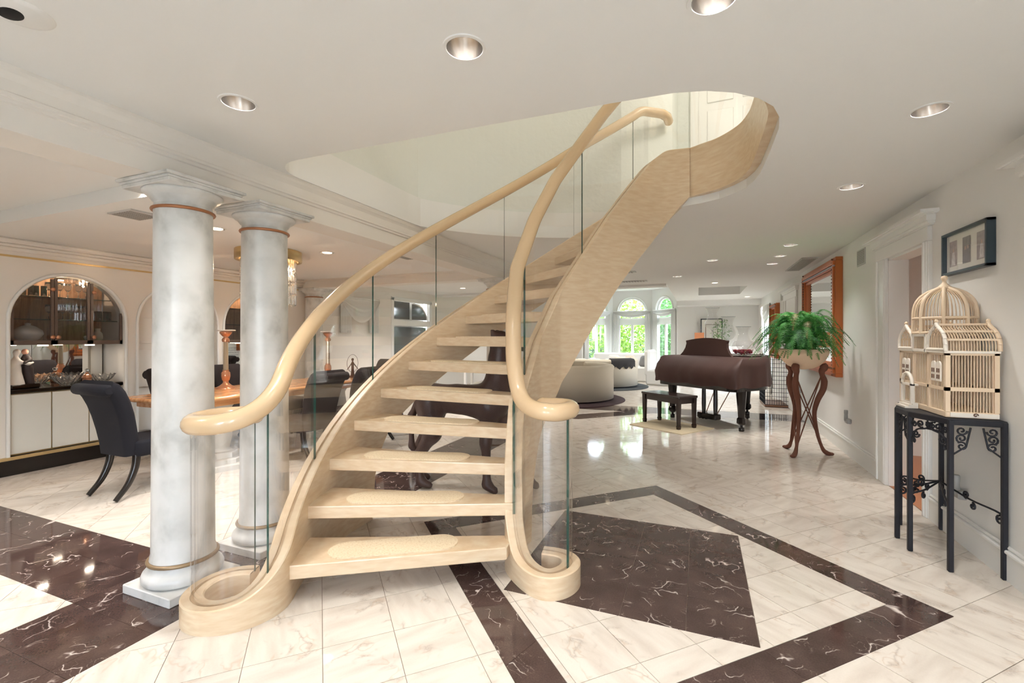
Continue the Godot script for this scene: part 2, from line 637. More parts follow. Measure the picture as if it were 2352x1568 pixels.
func make_shell() -> void:
	var s: SurfaceTool
	# right wall with an open doorway, closed doors and a curtained window
	s = st()
	bx(s, 1.61, 1.76, 0, CEIL, -4.42, 2.6)
	bx(s, 1.61, 1.76, 2.075, CEIL, -5.19, -4.42)
	bx(s, 1.61, 1.76, 0, CEIL, -12.35, -5.19)
	bx(s, 1.61, 1.76, 0, 0.5, -13.6, -12.35)
	bx(s, 1.61, 1.76, 2.1, CEIL, -13.6, -12.35)
	bx(s, 1.61, 1.76, 0, CEIL, -15.0, -13.6)
	struct("wall_right", s, M.wall_paint, "white painted wall with doorways and pictures")
	s = st()
	for seg in [[-4.33, -3.2], [-9.12, -5.44], [-15.0, -10.62]]:
		bx(s, 1.588, 1.61, 0, 0.15, seg[0], seg[1])
		bx(s, 1.578, 1.61, 0.15, 0.172, seg[0], seg[1], 0.006)
		bx(s, 1.592, 1.61, 0.172, 0.192, seg[0], seg[1], 0.006)
	struct("baseboard_right", s, M.trim_paint)
	# doorway casing with a crowned head
	door_case("door_1", -5.19, -4.42, true)
	door_case("door_2", -10.38, -9.38, false)
	door_case("door_3", -2.98, -2.15, false)
	# the side room behind the doorway
	s = st()
	bx(s, 3.9, 4.05, 0, 2.6, -6.6, -3.4)
	bx(s, 1.76, 4.05, 0, 2.6, -6.75, -6.6)
	bx(s, 1.76, 4.05, 0, 2.6, -3.4, -3.25)
	struct("wall_side_room", s, M.wall_paint)
	s = st()
	bx(s, 1.62, 4.05, 2.6, 2.71, -6.75, -3.25)
	struct("ceiling_side_room", s, M.ceiling_paint)
	# dining side wall: three arched niches
	var w := PackedVector2Array()
	w.append_array(pv([-2.6, 0.0]))          # x here is -z
	for c in [2.785, 3.9, 4.985]:
		w.append(Vector2(c - 0.48, 0.0))
		w.append_array(arc2(Vector2(c, 1.53), 0.48, 180, 0, 24))
		w.append(Vector2(c + 0.48, 0.0))
	w.append_array(pv([6.2, 0.0, 6.2, 2.95, -2.6, 2.95]))
	s = st()
	ext(s, w, V(-6.28, 0, 0), V(0, 0, -1), V(0, 1, 0), V(-0.12, 0, 0))
	bx(s, -6.95, -6.83, 0, 2.95, -6.2, 2.6)
	for z in [-2.25, -3.32, -4.44, -5.52]: bx(s, -6.85, -6.40, 0, 2.95, z - 0.03, z + 0.03)
	bx(s, -6.40, -6.28, 0, 2.95, -8.35, -6.2)
	bx(s, -6.40, -6.28, 0, 2.95, -16.0, -9.95)
	bx(s, -6.40, -6.28, 2.25, 2.95, -9.95, -8.35)
	bx(s, -6.55, -6.50, 0, 2.25, -9.95, -8.35)
	struct("wall_left", s, M.dining_paint, "cream wall with three arched niches")
	# beads round the arches
	s = st()
	for c in [2.785, 3.9, 4.985]:
		var l := [V(-6.272, 0.16, -(c - 0.50))]
		for q in arc2(Vector2(c, 1.53), 0.50, 180, 0, 24): l.append(V(-6.272, q.y, -q.x))
		l.append(V(-6.272, 0.16, -(c + 0.50)))
		tube(s, l, 0.017, 6)
	struct("trim_1", s, M.trim_paint, "white bead mouldings round the niche arches")
	s = st()
	bx(s, -6.28, -6.272, 2.15, 2.17, -6.1, 2.6)
	struct("trim_2", s, M.gold_strip, "thin gold strip along the dining wall")
	s = st()
	bx(s, -6.28, -6.25, 2.21, 2.25, -6.1, 2.6, 0.008)
	bx(s, -6.28, -6.23, 2.25, 2.28, -6.1, 2.6, 0.01)
	bx(s, -6.28, -6.20, 2.28, 2.33, -6.1, 2.6, 0.015)
	struct("trim_3", s, M.dining_paint, "stepped crown moulding of the dining wall")
	s = st()
	bx(s, -6.28, -6.235, 0, 0.15, -6.1, 2.6, 0.006)
	struct("baseboard_left", s, M.black_gloss, "black gloss plinth along the dining wall")
	s = st()
	bx(s, -6.28, -6.245, 0.15, 0.178, -6.1, 2.6)
	struct("trim_4", s, M.gold_strip)
	# plain middle niche panel
	s = st()
	bx(s, -6.44, -6.42, 0, 2.1, -4.40, -3.40)
	for y in [[0.2, 0.66], [0.74, 1.2], [1.28, 1.6]]: bx(s, -6.42, -6.405, y[0], y[1], -4.33, -3.47, 0.006)
	struct("trim_5", s, M.wall_paint, "panelled white back of the middle niche")
	# front wall behind the camera: glazed entry and dining window
	s = st()
	for b in [[-6.95, -1.45, 0.0, 2.95], [1.15, 1.76, 0.0, 2.95], [-0.6, 0.3, 0.0, 2.95], [-1.45, -0.6, 2.25, 2.95], [0.3, 1.15, 2.25, 2.95], [-1.45, -0.6, 0.0, 0.15], [0.3, 1.15, 0.0, 0.15]]:
		bx(s, b[0], b[1], b[2], b[3], 2.6, 2.75)
	struct("wall_front", s, M.wall_paint)
	var wn := 3
	for w4 in [[-1.45, -0.6, 0.15, 2.25, 1], [0.3, 1.15, 0.15, 2.25, 1]]:
		wn += 1
		s = st()
		for k in w4[4] + 1:
			var x: float = lerpf(w4[0], w4[1], float(k) / w4[4])
			bx(s, x - 0.03, x + 0.03, w4[2], w4[3], 2.64, 2.7)
		for y in [w4[2] + 0.03, w4[3] - 0.03, w4[2] + 1.0]: bx(s, w4[0], w4[1], y - 0.03, y + 0.03, 2.64, 2.7)
		var fr := struct("window_%d" % wn, s, M.trim_paint)
		var g := st()
		bx(g, w4[0], w4[1], w4[2], w4[3], 2.665, 2.672)
		obj("pane", g, M.clear_glass, fr)
	s = st()
	bx(s, -0.55, 0.25, 0.01, 2.1, 2.56, 2.6, 0.004)
	var d6 := struct("door_6", s, mat("blue_door", "b9c9d6", 0.4), "pale blue front door behind the photographer")
	s = st()
	for x in [-0.45, -0.1]:
		for y in [[0.2, 0.9], [1.0, 1.9]]: bx(s, x, x + 0.25, y[0], y[1], 2.545, 2.56, 0.01)
	obj("door_panel", s, M.blue_door, d6)
	# far wall and window bay
	s = st()
	bx(s, -0.6, 1.76, 0, 2.95, -15.15, -15.0)
	bx(s, -6.40, -3.6, 0, 2.95, -15.15, -15.0)
	struct("wall_back", s, M.wall_paint)
	s = st()
	bx(s, -0.6, 1.61, 2.30, 2.44, -15.0, -14.4)
	struct("trim_6", s, M.ceiling_paint, "soffit along the far wall")
	bay_wall("window_1", Vector2(-2.75, -16.0), Vector2(-1.45, -16.0), 0.47)
	bay_wall("window_2", Vector2(-1.45, -16.0), Vector2(-0.6, -15.0), 0.42)
	bay_wall("window_3", Vector2(-3.6, -15.0), Vector2(-2.75, -16.0), 0.42)
	# ceilings
	var c := CSGBox3D.new()
	c.size = V(4.36, 0.27, 12.25)
	c.position = V(-0.38, CEIL + 0.135, -3.525)
	c.name = "ceiling"
	c.material = M.ceiling_paint
	var hole := CSGPolygon3D.new()
	hole.polygon = well_outline()
	hole.depth = 0.8
	hole.operation = CSGShape3D.OPERATION_SUBTRACTION
	hole.rotation.x = PI / 2
	hole.position = V(0.38, -0.4, 3.525)
	hole.material = M.ceiling_paint
	c.add_child(hole)
	for d in DOWN:
		var cy := CSGCylinder3D.new()
		cy.radius = 0.071
		cy.height = 0.5
		cy.sides = 32
		cy.operation = CSGShape3D.OPERATION_SUBTRACTION
		cy.position = V(d[0] + 0.38, -0.2, d[1] + 3.525)
		cy.material = M.ceiling_paint
		c.add_child(cy)
	add_child(c)
	c.set_meta("kind", "structure")
	c.set_meta("label", "plain white ceiling with a rounded stairwell opening")
	s = st()
	bx(s, -6.95, -2.80, 2.33, 2.6, -6.0, -1.97)
	bx(s, -6.95, -2.80, 2.44, 2.6, -1.97, 2.6)
	bx(s, -6.95, -2.56, 2.44, 2.6, -10.0, -6.0)
	struct("ceiling_dining", s, M.ceiling_paint, "lower white ceiling over the dining area")
	s = st()
	bx(s, -0.6, 0.0, CEIL, CEIL + 0.27, -15.0, -9.65)
	bx(s, 0.95, 1.76, CEIL, CEIL + 0.27, -15.0, -9.65)
	bx(s, 0.0, 0.95, CEIL, CEIL + 0.27, -10.75, -9.65)
	bx(s, 0.0, 0.95, CEIL, CEIL + 0.27, -15.0, -12.7)
	bx(s, -0.08, 0.0, CEIL + 0.27, CEIL + 0.7, -12.78, -10.67)
	bx(s, 0.95, 1.03, CEIL + 0.27, CEIL + 0.7, -12.78, -10.67)
	bx(s, 0.0, 0.95, CEIL + 0.27, CEIL + 0.7, -10.75, -10.67)
	bx(s, 0.0, 0.95, CEIL + 0.27, CEIL + 0.7, -12.78, -12.7)
	struct("ceiling_corridor", s, M.ceiling_paint, "white ceiling with a deep skylight well")
	s = st()
	bx(s, 0.0, 0.95, CEIL + 0.66, CEIL + 0.675, -12.7, -10.75)
	struct("ceiling_coffer", s, M.ceiling_paint)
	s = st()
	bx(s, -6.4, -0.6, 2.95, 3.15, -16.1, -10.0)
	bx(s, -2.56, -0.6, 2.40, 3.15, -10.0, -9.65)
	bx(s, -6.4, -2.56, 2.40, 3.15, -10.35, -10.0)
	bx(s, -0.68, -0.60, 2.71, 3.15, -15.0, -9.65)
	struct("ceiling_living", s, M.ceiling_paint, "raised white ceiling before the window bay")
	# beams that meet over the columns
	s = st()
	var prof := pv([-2.815, 2.19, -2.57, 2.19, -2.57, 2.295, -2.56, 2.30, -2.56, 2.315, -2.55, 2.32, -2.55, 2.335, -2.556, 2.34, -2.55, 2.385, -2.535, 2.41, -2.53, 2.425, -2.53, 2.44, -2.815, 2.44])
	ext(s, prof, V(0, 0, -9.9), V(1, 0, 0), V(0, 1, 0), V(0, 0, 12.5))
	struct("trim_7", s, M.dining_paint, "moulded beam over the columns")
	s = st()
	ext(s, pv([-6.12, 2.19, -5.88, 2.19, -5.88, 2.30, -5.86, 2.32, -5.86, 2.34, -6.12, 2.34]), V(-6.28, 0, 0), V(0, 0, 1), V(0, 1, 0), V(3.46, 0, 0))
	struct("trim_8", s, M.dining_paint, "cross beam at the end of the dining area")
	# upper floor, seen through the stairwell
	s = st()
	var wall := [Vector2(-2.53, 2.6), Vector2(-2.53, -3.6)]
	for q in arc2(HC, 2.25, 207.5, 264, 24): wall.append(q)
	wall.append_array([Vector2(-0.50, -5.10), Vector2(-0.27, -5.36), Vector2(-0.25, -6.3), Vector2(1.76, -6.3), Vector2(1.76, 2.6)])
	var rings := []
	for i in wall.size():
		var a: Vector2 = wall[maxi(i - 1, 0)]
		var b: Vector2 = wall[mini(i + 1, wall.size() - 1)]
		var nn := (b - a).normalized().orthogonal() * 0.12
		var y0 := 2.442 if i > 0 and i < 27 else 2.71
		rings.append(PackedVector3Array([V(wall[i].x, y0, wall[i].y), V(wall[i].x, 5.2, wall[i].y), V(wall[i].x + nn.x, 5.2, wall[i].y + nn.y), V(wall[i].x + nn.x, y0, wall[i].y + nn.y)]))
	loft(s, rings, true, true, false)
	struct("wall_upper", s, M.upper_plaster, "pale yellow textured plaster wall above the stairwell")
	s = st()
	bx(s, -2.8, 1.9, 2.71, 5.2, 2.6, 2.72)
	struct("wall_upper_front", s, M.upper_plaster)
	s = st()
	bx(s, -2.8, 1.9, 5.2, 5.35, -6.5, 2.72)
	struct("ceiling_upper", s, M.ceiling_paint)
	# panelled upper door
	s = st()
	bx(s, 0.0, 0.9, 2.71, 4.75, -6.3, -6.26, 0.004)
	var d4 := struct("door_4", s, M.trim_paint, "white panelled door on the upper landing")
	s = st()
	for x in [0.1, 0.5]:
		for y in [[2.9, 3.5], [3.6, 4.2], [4.3, 4.62]]: bx(s, x, x + 0.3, y[0], y[1], -6.26, -6.245, 0.012)
	obj("door_panel", s, M.trim_paint, d4)
	s = st()
	for x in [[-0.1, 0.0], [0.9, 1.0]]: bx(s, x[0], x[1], 2.71, 4.85, -6.3, -6.25, 0.01)
	bx(s, -0.1, 1.0, 4.75, 4.87, -6.3, -6.25, 0.01)
	obj("door_casing", s, M.trim_paint, d4)
	s = st()
	ball(s, V(0.06, 3.7, -6.22), V(0.03, 0.03, 0.03))
	obj("door_knob", s, M.brass, d4)
	# curtained door area at the left end of the living room
	s = st()
	bx(s, -6.30, -6.262, 0, 2.25, -8.42, -8.33, 0.008)
	bx(s, -6.30, -6.262, 0, 2.25, -9.97, -9.88, 0.008)
	bx(s, -6.30, -6.262, 2.18, 2.27, -9.97, -8.33, 0.008)
	bx(s, -6.36, -6.27, 1.62, 1.76, -9.9, -8.4, 0.008)
	var d5 := struct("door_5", s, M.trim_paint, "white framed glazed door with a half round light above")
	s = st()
	bx(s, -6.34, -6.33, 0.05, 1.6, -9.8, -8.5)
	obj("door_glass", s, M.tv_glass, d5)
	s = st()
	bx(s, -6.34, -6.33, 1.78, 2.18, -9.1, -8.4)
	obj("transom_panel", s, M.tv_glass, d5)
	s = st()
	var fan := arc2(Vector2(0, 0), 0.38, 0, 90, 14)
	fan.append(Vector2.ZERO)
	ext(s, fan, V(-6.33, 1.78, -9.2), V(0, 0, -1.6), V(0, 1, 0), V(-0.008, 0, 0))
	obj("fan_light", s, M.tv_glass, d5)
	s = st()
	var fl := []
	for q in arc2(Vector2(0, 0), 0.39, 0, 90, 14): fl.append(V(-6.325, 1.78 + q.y, -9.2 - q.x * 1.6))
	tube(s, fl, 0.02, 6)
	obj("fan_frame", s, M.trim_paint, d5)
	s = st()
	bx(s, -6.31, -6.285, 1.64, 1.74, -9.3, -8.95)
	obj("sensor_box", s, M.bronze, d5)

func door_case(called: String, z0: float, z1: float, open: bool) -> void:
	var s := st()
	for e in [[z0 - 0.22, z0], [z1, z1 + 0.09]]:
		var a: float = e[0]
		var b: float = e[1]
		bx(s, 1.585, 1.615, 0, 2.08, a, b, 0.004)
		bx(s, 1.572, 1.59, 0, 2.08, a + 0.015, a + 0.05, 0.006)
		bx(s, 1.578, 1.59, 0, 2.08, b - 0.05, b - 0.015, 0.006)
	bx(s, 1.58, 1.615, 2.08, 2.19, z0 - 0.22, z1 + 0.09, 0.004)
	var root := struct(called, s, M.trim_paint, "white door casing with crown head" if open else "")
	s = st()
	var l := z0 - 0.22
	var r := z1 + 0.09
	var prof := [[0.03, 2.19], [0.045, 2.2], [0.045, 2.215], [0.055, 2.22], [0.095, 2.265], [0.11, 2.27], [0.11, 2.29], [0.0, 2.29]]
	for i in prof.size() - 1:
		bx(s, 1.61 - prof[i][0], 1.611, prof[i][1], maxf(prof[i + 1][1], prof[i][1] + 0.004), l - prof[i][0], r + prof[i][0])
	obj("crown_head", s, M.trim_paint, root)
	s = st()
	if open:
		bx(s, 1.61, 1.76, 0, 2.075, z0, z0 + 0.015)
		bx(s, 1.61, 1.76, 0, 2.075, z1 - 0.015, z1)
		bx(s, 1.61, 1.76, 2.06, 2.075, z0, z1)
		obj("jamb_lining", s, M.trim_paint, root)
	else:
		bx(s, 1.595, 1.612, 0.01, 2.08, z0, z1)
		obj("door_leaf", s, M.trim_paint, root)
		s = st()
		ball(s, V(1.56, 0.98, z1 - 0.07), V(0.025, 0.025, 0.025))
		obj("door_knob", s, M.brass, root)

func bay_wall(called: String, a: Vector2, b: Vector2, r: float) -> void:
	var len := a.distance_to(b)
	var u := (b - a) / len
	var ux := V(u.x, 0, u.y)
	var back := V(u.y, 0, -u.x) * -1.0          # outwards
	if back.z > 0: back = -back
	var o := V(a.x, 0, a.y)
	var c := len / 2
	var w := pv([0, 0])
	w.append(Vector2(c - r, 0))
	w.append_array(arc2(Vector2(c, 2.24), r, 180, 0, 20))
	w.append(Vector2(c + r, 0))
	w.append_array(pv([len, 0, len, 2.95, 0, 2.95]))
	var s := st()
	ext(s, w, o, ux, V(0, 1, 0), back * 0.14)
	ext(s, pv([c - r, 0, c + r, 0, c + r, 0.45, c - r, 0.45]), o, ux, V(0, 1, 0), back * 0.14)
	var root := struct(called, s, M.wall_paint, "white bay wall with arched window")
	s = st()
	var bs := Basis(ux, Vector3.UP, ux.cross(Vector3.UP))
	var P := func(x: float, y: float, d: float) -> Vector3: return o + ux * x + V(0, y, 0) + back * d
	for e in [c - r + 0.03, c + r - 0.03]: box(s, P.call(e, 1.35, 0.07), V(0.06, 1.8, 0.06), 0.004, bs)
	box(s, P.call(c, 1.2, 0.07), V(0.085, 1.5, 0.06), 0.004, bs)
	for y in [0.48, 1.98, 2.22]: box(s, P.call(c, y, 0.07), V(2 * r, 0.07, 0.06), 0.004, bs)
	var l := []
	for q in arc2(Vector2(c, 2.24), r - 0.02, 180, 0, 20): l.append(P.call(q.x, q.y, 0.07))
	tube(s, l, 0.035, 6)
	obj("window_frame", s, M.trim_paint, root)
	s = st()
	var pane := pv([c - r, 0.45])
	pane.append_array(arc2(Vector2(c, 2.24), r, 180, 0, 16))
	pane.append(Vector2(c + r, 0.45))
	ext(s, pane, o + back * 0.08, ux, V(0, 1, 0), back * 0.006)
	obj("pane", s, M.clear_glass, root)
	s = st()
	box(s, P.call(c, 1.90, 0.02), V(2 * r - 0.06, 0.24, 0.015), 0.0, bs)
	obj("window_shade", s, M.curtain, root)
	s = st()
	var tr := []
	for q in arc2(Vector2(c, 2.24), r + 0.03, 180, 0, 20): tr.append(P.call(q.x, q.y, -0.01))
	tube(s, tr, 0.02, 6)
	obj("arch_bead", s, M.trim_paint, root)

const DOWN := [[-0.812, -1.519], [-1.969, -1.479], [1.02, -2.77], [1.015, -3.96], [0.046, -1.60], [1.0, -6.18], [1.0, -6.95], [1.0, -7.64], [0.178, -6.985], [1.0, -1.5], [0.05, -0.2], [-1.2, -0.2], [-1.6, -7.6], [-0.35, -8.6]]
# ---------------------------------------------------------------- staircase
func left_edge(s: float) -> Vector2:      # tread ends at the outer stringer
	var a := deg_to_rad(35.917 - 9.917 * (s - 1.0))
	return HC + Vector2(-cos(a), sin(a)) * 1.715

func left_mid(s: float) -> Vector2:       # middle line of the outer stringer
	var a := deg_to_rad(35.917 - 9.917 * (minf(s, 11.0) - 1.0))
	var p := HC + Vector2(-cos(a), sin(a)) * 1.765
	if s > 11.0:
		var q := [p, Vector2(-1.06, -4.45), Vector2(-0.82, -4.64), Vector2(-0.60, -4.83), Vector2(-0.45, -4.97)]
		var i := mini(int(s - 11.0), 3)
		return (q[i] as Vector2).lerp(q[i + 1], s - 11.0 - i)
	return p

const RS := [1.5, 2.0, 2.69, 3.53, 4.52, 6.45, 8.23, 9.43, 11.36, 12.2, 13.09, 13.96, 14.46, 14.9, 15.4]
const RX := [-0.955, -1.000, -1.037, -1.066, -1.092, -1.063, -0.978, -0.868, -0.692, -0.597, -0.497, -0.393, -0.29, -0.185, -0.07]
const RZ := [-2.425, -2.475, -2.560, -2.655, -2.764, -3.020, -3.248, -3.384, -3.612, -3.710, -3.820, -3.925, -3.998, -4.028, -4.035]

func right_mid(s: float) -> Vector2:
	return Vector2(tab(s, RS, RX), tab(s, RS, RZ))

func stair_paths() -> Array:
	# each point: x, z, top of stringer, underside, middle of the rail
	var L := []
	var s := 14.5
	while s > 1.35:
		var p := left_mid(s)
		var yt := s * RISE + 0.092
		if s > 14.2: yt = lerpf(14.2, s, 0.3) * RISE + 0.092
		L.append([p.x, p.y, yt, tab(s, [4.7, 4.78, 4.95, 5.3, 5.8, 14.5], [0.0, 0.30, 0.47, 0.63, 0.745, 2.43]), yt + 0.84])
		s -= 0.1
	var v := [[-2.013, -1.775, 0.344, 1.184], [-1.962, -1.69, 0.272, 1.102], [-1.955, -1.60, 0.19, 1.025], [-1.99, -1.515, 0.135, 0.975], [-2.06, -1.45, 0.115, 0.953], [-2.15, -1.42, 0.11, 0.945], [-2.24, -1.44, 0.11, 0.94], [-2.305, -1.50, 0.11, 0.94], [-2.335, -1.58, 0.11, 0.94], [-2.325, -1.66, 0.11, 0.94], [-2.28, -1.72, 0.11, 0.94], [-2.21, -1.755, 0.11, 0.94]]
	volute(L, v)
	var R := []
	s = 15.4
	while s > 2.05:
		var p := right_mid(s)
		var yt := tab(s, [2.0, 2.3, 2.69, 3.0, 14.46, 14.7], [0.33, 0.46, 0.613, 0.673, 2.885, 2.9])
		var yb := tab(s, [5.3, 5.38, 5.46, 5.8, 6.25, 7.77, 8.8, 9.87, 11.36, 12.2, 13.09, 13.96, 14.46, 14.9, 15.4], [0.0, 0.2, 0.35, 0.51, 0.655, 0.93, 1.107, 1.339, 1.622, 1.799, 1.968, 2.125, 2.26, 2.382, 2.5])
		R.append([p.x, p.y, yt, yb, tab(s, [2.0, 2.69, 3.2, 14.5, 14.8], [1.22, 1.45, 1.555, 3.725, 3.74])])
		s -= 0.1
	v = [[-1.0, -2.475, 0.33, 1.22], [-0.955, -2.425, 0.19, 1.07], [-0.899, -2.372, 0.13, 0.995], [-0.811, -2.307, 0.12, 0.97], [-0.749, -2.29, 0.12, 0.965], [-0.70, -2.31, 0.12, 0.96], [-0.662, -2.365, 0.12, 0.96], [-0.648, -2.43, 0.12, 0.96], [-0.66, -2.49, 0.12, 0.96], [-0.70, -2.53, 0.12, 0.96], [-0.76, -2.545, 0.12, 0.96], [-0.84, -2.536, 0.12, 0.96]]
	volute(R, v)
	return [smoothed(L), smoothed(R)]

func smoothed(path: Array) -> Array:
	for pass_n in 3:
		var o := path.duplicate(true)
		for i in range(1, path.size() - 1):
			for k in [0, 1, 2, 4]:
				path[i][k] = (o[i - 1][k] + 2 * o[i][k] + o[i + 1][k]) / 4.0
	return path

func volute(path: Array, v: Array) -> void:
	var a := []
	var b := []
	for e in v:
		a.append(V(e[0], e[2], e[1]))
		b.append(V(e[0], e[3], e[1]))
	a = crom(a, 4)
	b = crom(b, 4)
	for i in a.size(): path.append([a[i].x, a[i].z, a[i].y, 0.0, b[i].y])

func side_of(path: Array, i: int) -> Vector2:
	var a := Vector2(path[maxi(i - 1, 0)][0], path[maxi(i - 1, 0)][1])
	var b := Vector2(path[mini(i + 1, path.size() - 1)][0], path[mini(i + 1, path.size() - 1)][1])
	return (b - a).normalized().orthogonal()

func stringer(s: SurfaceTool, path: Array, h: float) -> void:
	var rows := []
	for i in path.size():
		var n := side_of(path, i)
		var e: Array = path[i]
		var r := []
		for q in [[h, e[3]], [h, e[2] - 0.006], [h - 0.006, e[2]], [0.0085, e[2]], [0.0085, e[2] - 0.016], [-0.0085, e[2] - 0.016], [-0.0085, e[2]], [0.006 - h, e[2]], [-h, e[2] - 0.006], [-h, e[3]]]:
			r.append(V(e[0] + n.x * q[0], q[1], e[1] + n.y * q[0]))
		rows.append(r)
	for j in 10:
		s.set_smooth_group(j + 1)
		for i in rows.size() - 1:
			quad(s, rows[i][j], rows[i + 1][j], rows[i + 1][(j + 1) % 10], rows[i][(j + 1) % 10])
	s.set_smooth_group(-1)
	for e in [0, -1]:
		var r: Array = rows[e]
		quad(s, r[0], r[1], r[8], r[9])

func glass_run(root: Node3D, path: Array, i0: int, i1: int, ends := [0, -1]) -> void:
	var top := 0.034
	var a := []
	for i in range(i0, i1 + 1):
		var n := side_of(path, i) * 0.0075
		var e: Array = path[i]
		a.append(PackedVector3Array([V(e[0] + n.x, e[2] - 0.012, e[1] + n.y), V(e[0] + n.x, e[4] - top, e[1] + n.y), V(e[0] - n.x, e[4] - top, e[1] - n.y), V(e[0] - n.x, e[2] - 0.012, e[1] - n.y)]))
	if a.size() < 2: return
	var s := st()
	for j in [0, 2]:
		s.set_smooth_group(j + 1)
		for i in a.size() - 1: quad(s, a[i][j], a[i + 1][j], a[i + 1][j + 1], a[i][j + 1])
	var g := obj("glass_panel", s, M.clear_glass, root)
	for e in ends:
		s = st()
		quad(s, a[e][0], a[e][1], a[e][2], a[e][3])
		obj("polished_edge", s, M.glass_edge, g)

func nearest(path: Array, x: float, z: float) -> int:
	var best := 0
	for i in path.size():
		if Vector2(path[i][0] - x, path[i][1] - z).length() < Vector2(path[best][0] - x, path[best][1] - z).length(): best = i
	return best

func make_stairs() -> void:
	var root := thing("staircase", "curved bleached wood staircase with open treads, glass panels and scrolled handrails", "staircase")
	var P := stair_paths()
	var L: Array = P[0]
	var R: Array = P[1]
	var s := st()
	stringer(s, L, 0.05)
	obj("stringer", s, M.bleached_wood, root)
	s = st()
	stringer(s, R, 0.052)
	obj("stringer", s, M.bleached_wood, root)
	for k in range(1, 14):
		var y := k * RISE
		var fl := left_mid(k)
		var bl := left_mid(k + 1.13)
		var fr := right_mid(k) if k > 1 else Vector2(-0.985, -2.335)
		var br := right_mid(k + 1.13)
		if k <= 10:
			fl = left_edge(k) + (left_mid(k) - left_edge(k)) * 0.3
			bl = left_edge(k + 1.13) + (left_mid(k + 1.13) - left_edge(k + 1.13)) * 0.3
		var poly := [fl, fr, br, bl]
		var c := (fl + fr + br + bl) / 4
		s = st()
		var rings := []
		for e in [[0.005, -0.07], [0.0, -0.065], [0.0, -0.006], [0.006, 0.0]]:
			var r := PackedVector3Array()
			for q in poly:
				var d: Vector2 = (c - q).normalized() * e[0] * 1.4
				r.append(V(q.x + d.x, y + e[1], q.y + d.y))
			rings.append(r)
		loft(s, rings, true, true, false)
		var t := obj("tread", s, M.bleached_wood, root)
		var e1 := (fr - fl).normalized()
		var e2 := Vector2(e1.y, -e1.x)
		if e2.dot(bl - fl) < 0: e2 = -e2
		var depth: float = absf(((bl + br) / 2 - (fl + fr) / 2).dot(e2))
		var pc := fl + e1 * (fr - fl).length() * 0.46 + e2 * minf(depth * 0.5, 0.14)
		var rr := minf(0.105, depth * 0.40)
		var hl := minf(0.35, (fr - fl).length() * 0.33) - rr
		var pad := PackedVector2Array()
		for q in arc2(Vector2(hl, 0), rr, -90, 90, 12): pad.append(pc + e1 * q.x + e2 * q.y)
		for q in arc2(Vector2(-hl, 0), rr, 90, 270, 12): pad.append(pc + e1 * q.x + e2 * q.y)
		s = st()
		plate(s, pad, y + 0.0005, y + 0.009, true)
		obj("tread_pad", s, M.tread_pad, t)
	for path in [L, R]:
		var l := []
		for e in path: l.append(V(e[0], e[4], e[1]))
		if path == L:      # level return of the outer rail on the landing
			var first := [V(-0.30, 3.70, -5.24), V(-0.31, 3.70, -5.12), V(-0.35, 3.70, -5.04), V(-0.40, 3.70, -4.995)]
			l = first + l
		s = st()
		tube(s, l, 0.047, 14)
		s.set_smooth_group(1)
		ball(s, l[-1], V(0.047, 0.047, 0.047), 12, 8)
		obj("handrail", s, M.rail_wood, root)
	# glass panels between the joints seen along each rail
	var ji := [0]
	for q in [left_mid(13.9), left_mid(11.65), left_mid(9.4), left_mid(7.15), left_mid(4.9), left_mid(2.65), Vector2(-1.957, -1.62)]: ji.append(nearest(L, q.x, q.y))
	ji.append(L.size() - 1)
	for i in ji.size() - 1: glass_run(root, L, ji[i], ji[i + 1], [-1])
	ji = [0]
	for q in [right_mid(9.9), right_mid(5.3), right_mid(2.05), Vector2(-0.652, -2.40)]: ji.append(nearest(R, q.x, q.y))
	ji.append(R.size() - 1)
	for i in ji.size() - 1: glass_run(root, R, ji[i], ji[i + 1], [-1])
	# the level board that edges the stairwell, with its glass and rail
	var w := well_outline()
	var run := []
	var i0 := 0
	for i in w.size():
		if absf(w[i].x + 0.12) < 0.001 and w[i].y < -4.0: i0 = i
	var pts := [Vector2(-0.06, -4.035)]
	for i in range(i0 + 1, w.size()): pts.append(w[i])
	pts.append(Vector2(-2.2, -2.085))
	var dense := []
	for q in pts: dense.append(V(q.x, 0, q.y))
	dense = crom(dense, 3)
	for i in dense.size():
		var a: Vector3 = dense[maxi(i - 1, 0)]
		var b: Vector3 = dense[mini(i + 1, dense.size() - 1)]
		var t := Vector2(b.x - a.x, b.z - a.z).normalized()
		var n := Vector2(t.y, -t.x)
		if i == 0: n = Vector2(0, 1)
		if n.dot(Vector2(-0.3, -3.0) - Vector2(dense[i].x, dense[i].z)) < 0: n = -n
		var off := 0.026 if i > 2 else 0.02
		run.append([dense[i].x + n.x * off, dense[i].z + n.y * off, 2.9, 2.5, 3.74])
	run[0][1] = -4.035
	s = st()
	stringer(s, run, 0.026)
	obj("landing_fascia", s, M.bleached_wood, root)
	var l2 := []
	for e in run: l2.append(V(e[0], e[4], e[1]))
	s = st()
	tube(s, l2, 0.047, 12)
	obj("handrail", s, M.rail_wood, root)
	var m := run.size()
	glass_run(root, run, 0, int(m * 0.5), [])
	glass_run(root, run, int(m * 0.5), int(m * 0.75), [-1])
	glass_run(root, run, int(m * 0.75), m - 1, [])

